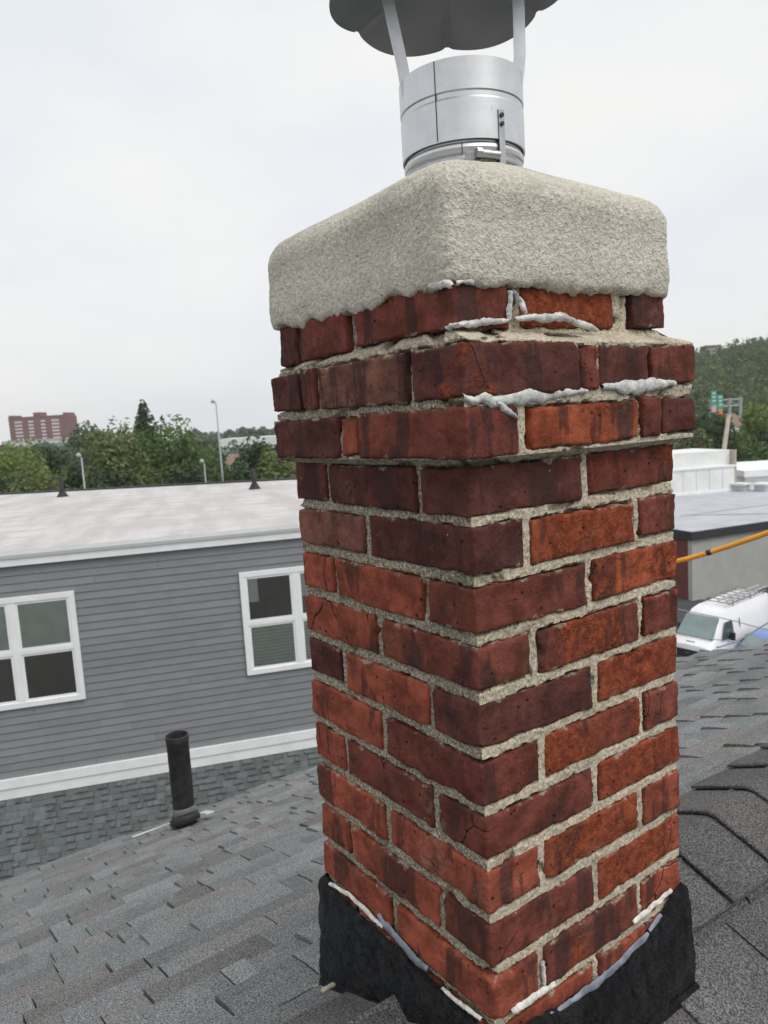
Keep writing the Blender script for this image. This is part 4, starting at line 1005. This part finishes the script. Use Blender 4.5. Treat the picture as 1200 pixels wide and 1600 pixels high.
# ---- cement crown
def crown_mesh():
    cx, cy, hx, hy = -.2175, .1925, .2160, .2045
    prof = [(.06, .262, 0, 30), (.030, .258, 0, 30), (.010, .256, 0, 30), (.003, .260, 0, 28)]+[(.0012*math.sin(z*60)+.002*(1-float(sstep(.250, .315, z))), z, 0, 30-60*max(0, z-.275)) for z in np.arange(.268, .3625, .0045)]
    for a in np.linspace(0, 1, 16)[1:]:                            # rounded shoulder
        prof.append((.040*(1-math.cos(a*1.34)), .3625+.040*math.sin(a*1.34), 0, 24-14*a))
    i0, z0 = prof[-1][0], prof[-1][1]
    for a in np.linspace(0, 1, 24)[1:]: prof.append((i0, z0+(.448-z0)*(a**.85), a, 10-6*a))
    n = 460; th = np.linspace(0, 2*np.pi, n, endpoint=False); P = []
    for ins, z, t, ex in prof:
        ct, st_ = np.abs(np.cos(th)), np.abs(np.sin(th)); R = 1/((ct/hx)**ex+(st_/hy)**ex)**(1/ex)-ins
        rc = .084; R = R*(1-t)+rc*t
        ccx, ccy = cx*(1-t)+(-.2)*t, cy*(1-t)+.197*t
        P.append(np.stack([ccx+R*np.cos(th), ccy+R*np.sin(th), np.full(n, z)], -1))
    P = np.array(P)
    low = np.clip((.30-P[..., 2])/.045, 0, 1)
    rag = fbm(P*np.array([1, 1, .2]), 26, 4, .6); 
    drop = .010*sstep(-.12, -.42, P[..., 0])                       # lower on the left end
    P[..., 2] += low*(.015*rag+.0085*fbm(P*np.array([1, 1, .1])+3, 75, 3, .6))+low*.009
    c0 = np.array([cx, cy, .3]); nn = P-c0; nn /= np.linalg.norm(nn, axis=-1)[..., None]
    amp = .0030*fbm(P, 7, 3)+.0012*fbm(P*np.array([1, 1, 2.0]), 30, 3)+.0011*fbm(P, 190, 2)
    return P+nn*amp[..., None]
g = MB(); g.grid(crown_mesh(), closed_v=True, flip=False)
crown = g.build('cement_crown', M['cement'], ch, True, origin=(-.2, .2, .3))
# the core under the crown so that no gap opens behind the ragged edge
g = MB(); g.bbox((-.39, .012, .2), (-.022, .375, .33)); g.build('flue_core', M['dark'], ch)

# ---- sealant smears
def ribbon(name, pts, n, w, th, mat, seed, parent=ch, seg=90, sag=.35):
    P = np.array(pts, float); n = np.array(n, float); k = np.linspace(0, 1, len(P)); u = np.linspace(0, 1, seg); C = np.stack([np.interp(u, k, P[:, i]) for i in range(3)], 1)
    for _ in range(2): C[1:-1] = (C[:-2]+2*C[1:-1]+C[2:])/4
    T = np.gradient(C, axis=0); T /= np.linalg.norm(T, axis=1)[:, None]; Sd = np.cross(n, T); Sd /= np.linalg.norm(Sd, axis=1)[:, None]
    vs = np.linspace(-1, 1, 11); G = []
    for i in range(seg):
        end = math.sin(math.pi*min(1, .03+u[i]*.94))**.3
        ww = w*.95*(1+.42*vn(np.array([u[i]*len(P)*2.0+seed, 0.5, seed*1.3]))+.16*vn(np.array([u[i]*len(P)*6+seed, 1.5, seed*1.7])))*end
        sh = w*.45*vn(np.array([u[i]*len(P)*2.2+seed, 2.5, seed*1.1]))
        row = []
        for v in vs:
            q = C[i]+Sd[i]*(v*ww+sh); f = vn(q*70+seed)*.5+.5
            ridge = .5+.5*math.sin(v*6.0+2.5*vn(np.array([u[i]*len(P)*1.5, .3, seed])))
            hgt = th*.18*(1-abs(v)**2.0)+.0006*(.35+.65*f+.28*ridge)-.0026*abs(v)**3
            row.append(q+n*hgt+Sd[i]*.0012*vn(q*260+seed+7))
        G.append(row)
    g = MB(); g.grid(np.array(G)); o = g.build(name, mat, parent, True); return o
FX = np.array([1.0, 0, 0]); FY = np.array([0, -1.0, 0])
ribbon('sealant_smear', [fr(724, 622, .021), fr(770, 625, .021), fr(820, 619, .021), fr(870, 613, .021), fr(918, 609, .021)], FX, .0078, .006, M['caulk'], 1)
ribbon('sealant_smear', [fr(775, 626, .022), fr(790, 636, .022), fr(808, 652, .022)], FX, .0038, .004, M['caulk'], 2)
ribbon('sealant_smear', [fr(942, 604, .021), fr(985, 604, .021), fr(1020, 602, .021), fr(1056, 597, .021)], FX, .0085, .005, M['caulk'], 3)
ribbon('sealant_smear', [fl(696, 512, .004), fl(718, 506, .004)], FY, .0034, .006, M['caulk'], 4)
ribbon('sealant_smear', [fr(712, 508, -.003), fr(755, 503, -.003), fr(795, 500, -.003)], FX, .0042, .005, M['caulk'], 5)
ribbon('sealant_smear', [fr(799, 455, -.005), fr(797, 475, -.004), fr(797, 500, -.002)], FX, .0048, .006, M['caulk'], 6)
ribbon('sealant_smear', [fr(800, 452, -.005), fr(815, 470, -.005), fr(822, 490, -.003)], FX, .0036, .005, M['caulk'], 7)
ribbon('sealant_smear', [fr(806, 498, -.002), fr(850, 495, -.003), fr(885, 494, -.003), fr(935, 515, -.002)], FX, .0052, .006, M['caulk'], 8)
ribbon('sealant_smear', [fl(670, 448, .010), fl(690, 442, .010), fl(706, 446, .010)], FY, .005, .002, M['sealant'], 9)
ribbon('sealant_smear', [fr(712, 440, -.004), fr(750, 439, -.004), fr(780, 445, -.004)], FX, .0035, .003, M['sealant'], 10)

# ---- tarred base flashing
def flash():
    n = 130; rows = []
    def path(off):
        x0, x1, y0, y1 = -A_-off, off, -off, B_+off
        a = np.linspace(0, 1, n)
        L = [np.stack([x1+(x0-x1)*a, np.full(n, y0)], -1), np.stack([np.full(n, x0), y0+(y1-y0)*a], -1), np.stack([x0+(x1-x0)*a, np.full(n, y1)], -1), np.stack([np.full(n, x1), y1+(y0-y1)*a], -1)]
        return np.concatenate([q[:-1] for q in L])
    base = path(0.0); m = len(base); s = np.arange(m)
    right = (base[:, 0] > -.001) & (base[:, 1] < B_-.001)
    yb = base[:, 1]
    zt = np.full(m, -.636)
    zt = np.where(right, np.interp(yb, [0, .04, .19, .30, .36, B_], [-.640, -.650, -.668, -.648, -.622, -.606]), zt)
    zt = np.where((base[:, 1] < .001), np.interp(base[:, 0], [-A_, -.38, -.30, -.15, 0], [-.626, -.632, -.638, -.636, -.640]), zt)
    zt = np.where(base[:, 0] < -A_+.001, -.625, zt)
    B3 = np.concatenate([base, np.zeros((m, 1))], 1)
    zt = zt+.005*fbm(B3, 45, 3, .6)
    G = []
    vs = np.linspace(0, 1, 46)
    for v in vs:
        off = .002+.008*sstep(0, .06, v)+.006*v; p = path(off); zb = roofz(p[:, 0])-.012
        z = zt+(zb-zt)*v; G.append(np.concatenate([p, z[:, None]], 1))
    for w in np.linspace(0, 1, 16)[1:]:
        wid = .055+.03*fbm(B3+2, 9, 3); p0 = path(.016); p1 = path(.016+.042*w)
        p = p0+(p1-p0)*(np.where(base[:, 0] < -.001, .10, .16)*(.65+8*(wid-.055)))[:, None]
        z = roofz(p[:, 0])-.004-.016*w+.010*np.where(base[:, 0] > -.001, 1.0, 0.0)*(1-w)
        G.append(np.concatenate([p, z[:, None]], 1))
    G = np.array(G); c = np.array([-.2, .2, 0]); nn = G-c; nn[..., 2] *= .15; nn /= np.linalg.norm(nn, axis=-1)[..., None]; nn[46:] = (0, 0, 1)
    st = G*np.array([1, 1, .8]); hcoord = G[..., 0]-G[..., 1]; al = hcoord*.8-G[..., 2]*.6; ac = hcoord*.6+G[..., 2]*.8
    strokes = fbm(np.stack([al*14, ac*75, 0*al+G[..., 0]*8], -1), 1.0, 4, .6)
    amp = .0065*fbm(st, 34, 4, .62)+.0042*strokes
    return G+nn*(amp*(1-np.zeros(1)))[..., None]
g = MB(); g.grid(flash(), closed_v=True); g.build('flashing', M['tar'], ch, True)
ribbon('flashing_edge', [fl(514, 1380, .006), fl(545, 1400, .006), fl(575, 1428, .006), fl(598, 1450, .006)], FY, .0042, .006, M['sealant'], 20)
ribbon('flashing_edge', [fl(590, 1432, .004), fl(615, 1462, .005), fl(640, 1492, .006), fl(668, 1516, .006)], FY, .0085, .003, M['film'], 21)
ribbon('flashing_edge', [fl(690, 1545, .006), fl(722, 1572, .006), fl(752, 1594, .006)], FY, .004, .005, M['sealant'], 22)
ribbon('flashing_edge', [fr(1050, 1393, .004), fr(1020, 1418, .004), fr(990, 1443, .004)], FX, .0062, .005, M['sealant'], 23)
ribbon('flashing_edge', [fr(1034, 1430, .004), fr(1015, 1462, .005), fr(985, 1492, .005), fr(950, 1525, .005), fr(905, 1560, .006), fr(850, 1596, .006)], FX, .0085, .003, M['film'], 24)
ribbon('flashing_edge', [fr(868, 1538, .004), fr(845, 1553, .004), fr(818, 1572, .004), fr(800, 1584, .004)], FX, .0062, .005, M['sealant'], 25)
ribbon('sealant_smear', [fr(849, 1500, .002), fr(851, 1525, .002), fr(852, 1540, .002)], FX, .003, .004, M['sealant'], 26)
# loose chips of mortar fallen on the shingles by the flashing
for (px, py, L, lb) in ((516, 1553, .024, 'pale sliver of mortar lying on the shingles beside the black flashing'), (496, 1551, .009, 'small tan pebble beside the pale mortar sliver at the chimney foot')):
    q = hit(px, py, *s1n)+dn1*.010; C, F = box_grid(np.array([L*.20, L*.5, L*.10]), L*.12); C = C*(1-.35*(np.linalg.norm(C/np.array([L*.20, L*.5, L*.10]), axis=1)[:, None]-1))
    C = C*(1+.4*fbm(C+px, 60, 2)[:, None]); g = MB(); g.add(C+q, F); tag(g.build('mortar_chip', M['stone'], None, True), lb, 'debris')

# ------------------------------------------------------------------ steel flue with rain cap
fx, fy = -.2, .197
fp = thing('flue_pipe', 'shiny steel flue pipe with rain cap on top of the cement crown', 'flue', (fx, fy, .47))
c0 = (fx, fy, 0)
g = MB(); g.lathe([(.0815, .40), (.0815, .462), (.0835, .465), (.0845, .469), (.0835, .473), (.0815, .476), (.0815, .50)], c0, 96); g.build('inner_pipe', M['steel'], fp, True, sharp=14)
g = MB(); g.lathe([(.0838, .4785), (.0862, .4785), (.0862, .5295), (.0852, .5315), (.0838, .534), (.0845, .5375), (.0862, .540), (.0862, .580), (.0850, .580), (.0848, .50)], c0, 96); op = g.build('outer_sleeve', M['steel'], fp, True, sharp=14)
def wrap(z0, z1, a0, a1, r0, r1, n=12):
    A = np.linspace(a0, a1, n); G = [[(fx+r*math.cos(a), fy+r*math.sin(a), z) for a in A] for r, z in ((r0, z0), (r1, z0), (r1, z1), (r0, z1), (r0, z0))]
    g = MB(); g.grid(np.array(G)); return g
def ang(px, z, r=.0862):
    best = None
    for a in np.linspace(-math.pi, math.pi, 1441):
        p = np.array([fx+r*math.cos(a), fy+r*math.sin(a), z]); d = p-CAM
        if (math.cos(a)*d[0]+math.sin(a)*d[1]) > 0: continue
        x = 600+FPX*(d@AR)/(d@AF)
        if best is None or abs(x-px) < best[0]: best = (abs(x-px), a)
    return best[1]
a = ang(681, .53); wrap(.480, .5795, a-.007, a+.007, .0855, .0868, 3).build('seam', M['rust'], op)
a = ang(722, .467); wrap(.462, .474, a-.007, a+.007, .083, .0851, 3).build('seam', M['rust'], fp)
wrap(.448, .462, -3.14, 3.14, .0812, .0826, 90).build('clamp_band', M['galv'], fp, True)
a = ang(783, .5); wrap(.447, .515, a-.055, a+.055, .0855, .0875, 8).build('bracket', M['galv'], fp)
for zz in (.497, .508):
    q = np.array([fx+.0878*math.cos(a), fy+.0878*math.sin(a), zz]); g = MB(); g.tube([q, q+np.array([math.cos(a), math.sin(a), 0])*.002], .003, 8); g.build('screw', M['dark'], fp)
a1, a2 = ang(748, .458), ang(779, .458)
q1 = np.array([fx+.088*math.cos(a1), fy+.088*math.sin(a1), .4585]); q2 = np.array([fx+.088*math.cos(a2), fy+.088*math.sin(a2), .4565])
g = MB(); g.tube([q1, (q1+q2)/2, q2], .0058, 10); cs_ = g.build('clamp_screw', M['galv'], fp, True, sharp=50)
g = MB(); g.tube([q1-(q2-q1)*.15, q1+(q2-q1)*.12], .0072, 6); g.build('hex_head', M['galv'], cs_)
a0 = ang(738, .456); wrap(.452, .462, a0-.09, a0+.12, .0826, .0845, 12).build('clamp_tail', M['galv'], fp)
for k in range(8):
    aa = a0-.08+k*.024; wrap(.453, .461, aa, aa+.006, .0845, .0850, 2).build('clamp_slot', M['dark'], cs_)
# straps to the cap
lf = -AR.copy(); lf[2] = 0; lf /= np.linalg.norm(lf)
def strap(direction, r0, r1, ztop, wdt):
    dvec = direction/np.linalg.norm(direction); tv = np.array([AR[0], AR[1], 0]); dn_ = np.array([-AR[1], AR[0], 0]); P = []
    for z, r_ in ((.560, r0-.004), (.578, r0-.001), (.60, r0+.002), (.66, (r0+r1)/2+.002), (ztop-.012, r1), (ztop, r1-.012)):
        c = np.array([fx, fy, z])+dvec*r_; P.append([c+tv*wdt+dn_*.001, c-tv*wdt+dn_*.001, c-tv*wdt-dn_*.001, c+tv*wdt-dn_*.001])
    g = MB(); g.grid(np.array(P), closed_v=True); g.build('strap', M['steel'], fp)
fw = AF.copy(); fw[2] = 0; fw /= np.linalg.norm(fw)
strap(lf*.95-fw*.30, .0828, .106, .722, .0080); strap(-lf*.93-fw*.36, .0828, .084, .722, .0080)
# scalloped rain cap
cxx, cyy = fx-.008, fy-.011; zc = .700; n = 180; th = np.linspace(0, 2*np.pi, n, endpoint=False)
far = math.atan2(AF[1], AF[0]); NL = 6
def cap_sheet(dz):
    G = []
    for t in np.linspace(0.02, 1, 22):
        ph = (th-far+.10)*NL/2; lobe = np.abs(np.sin(ph)); crease = np.exp(-(np.sin(ph)/.10)**2)
        R = (.153+.010*lobe**.8)*t; z = zc+.046*(1-t)**1.0-.008*t**6*lobe+.003*crease*t+dz
        G.append(np.stack([cxx+R*np.cos(th), cyy+R*np.sin(th), z], -1))
    return np.array(G)
g = MB(); top = cap_sheet(.0016); bot = cap_sheet(0.0); g.grid(top, closed_v=True); g.grid(bot, closed_v=True, flip=True)
g.grid(np.array([top[-1], bot[-1]]), closed_v=True); g.build('rain_cap', M['cap'], fp, True, sharp=60)

# ------------------------------------------------------------------ summer haze: one even body of air round the whole place
g = MB(); g.bbox((-1050, -1050, GROUND-1.2), (1050, 1050, 40.0))
hz_m = bpy.data.materials.new('haze_air'); hz_m.use_nodes = True; nt = hz_m.node_tree; nt.nodes.clear()
vo = nt.nodes.new('ShaderNodeVolumePrincipled'); vo.inputs['Color'].default_value = (.995, .995, 1.0, 1); vo.inputs['Density'].default_value = .00033; vo.inputs['Anisotropy'].default_value = .2
oo = nt.nodes.new('ShaderNodeOutputMaterial'); nt.links.new(vo.outputs[0], oo.inputs['Volume'])
tag(g.build('haze', hz_m), 'thin pale summer haze over the whole place', 'haze', kind='stuff')
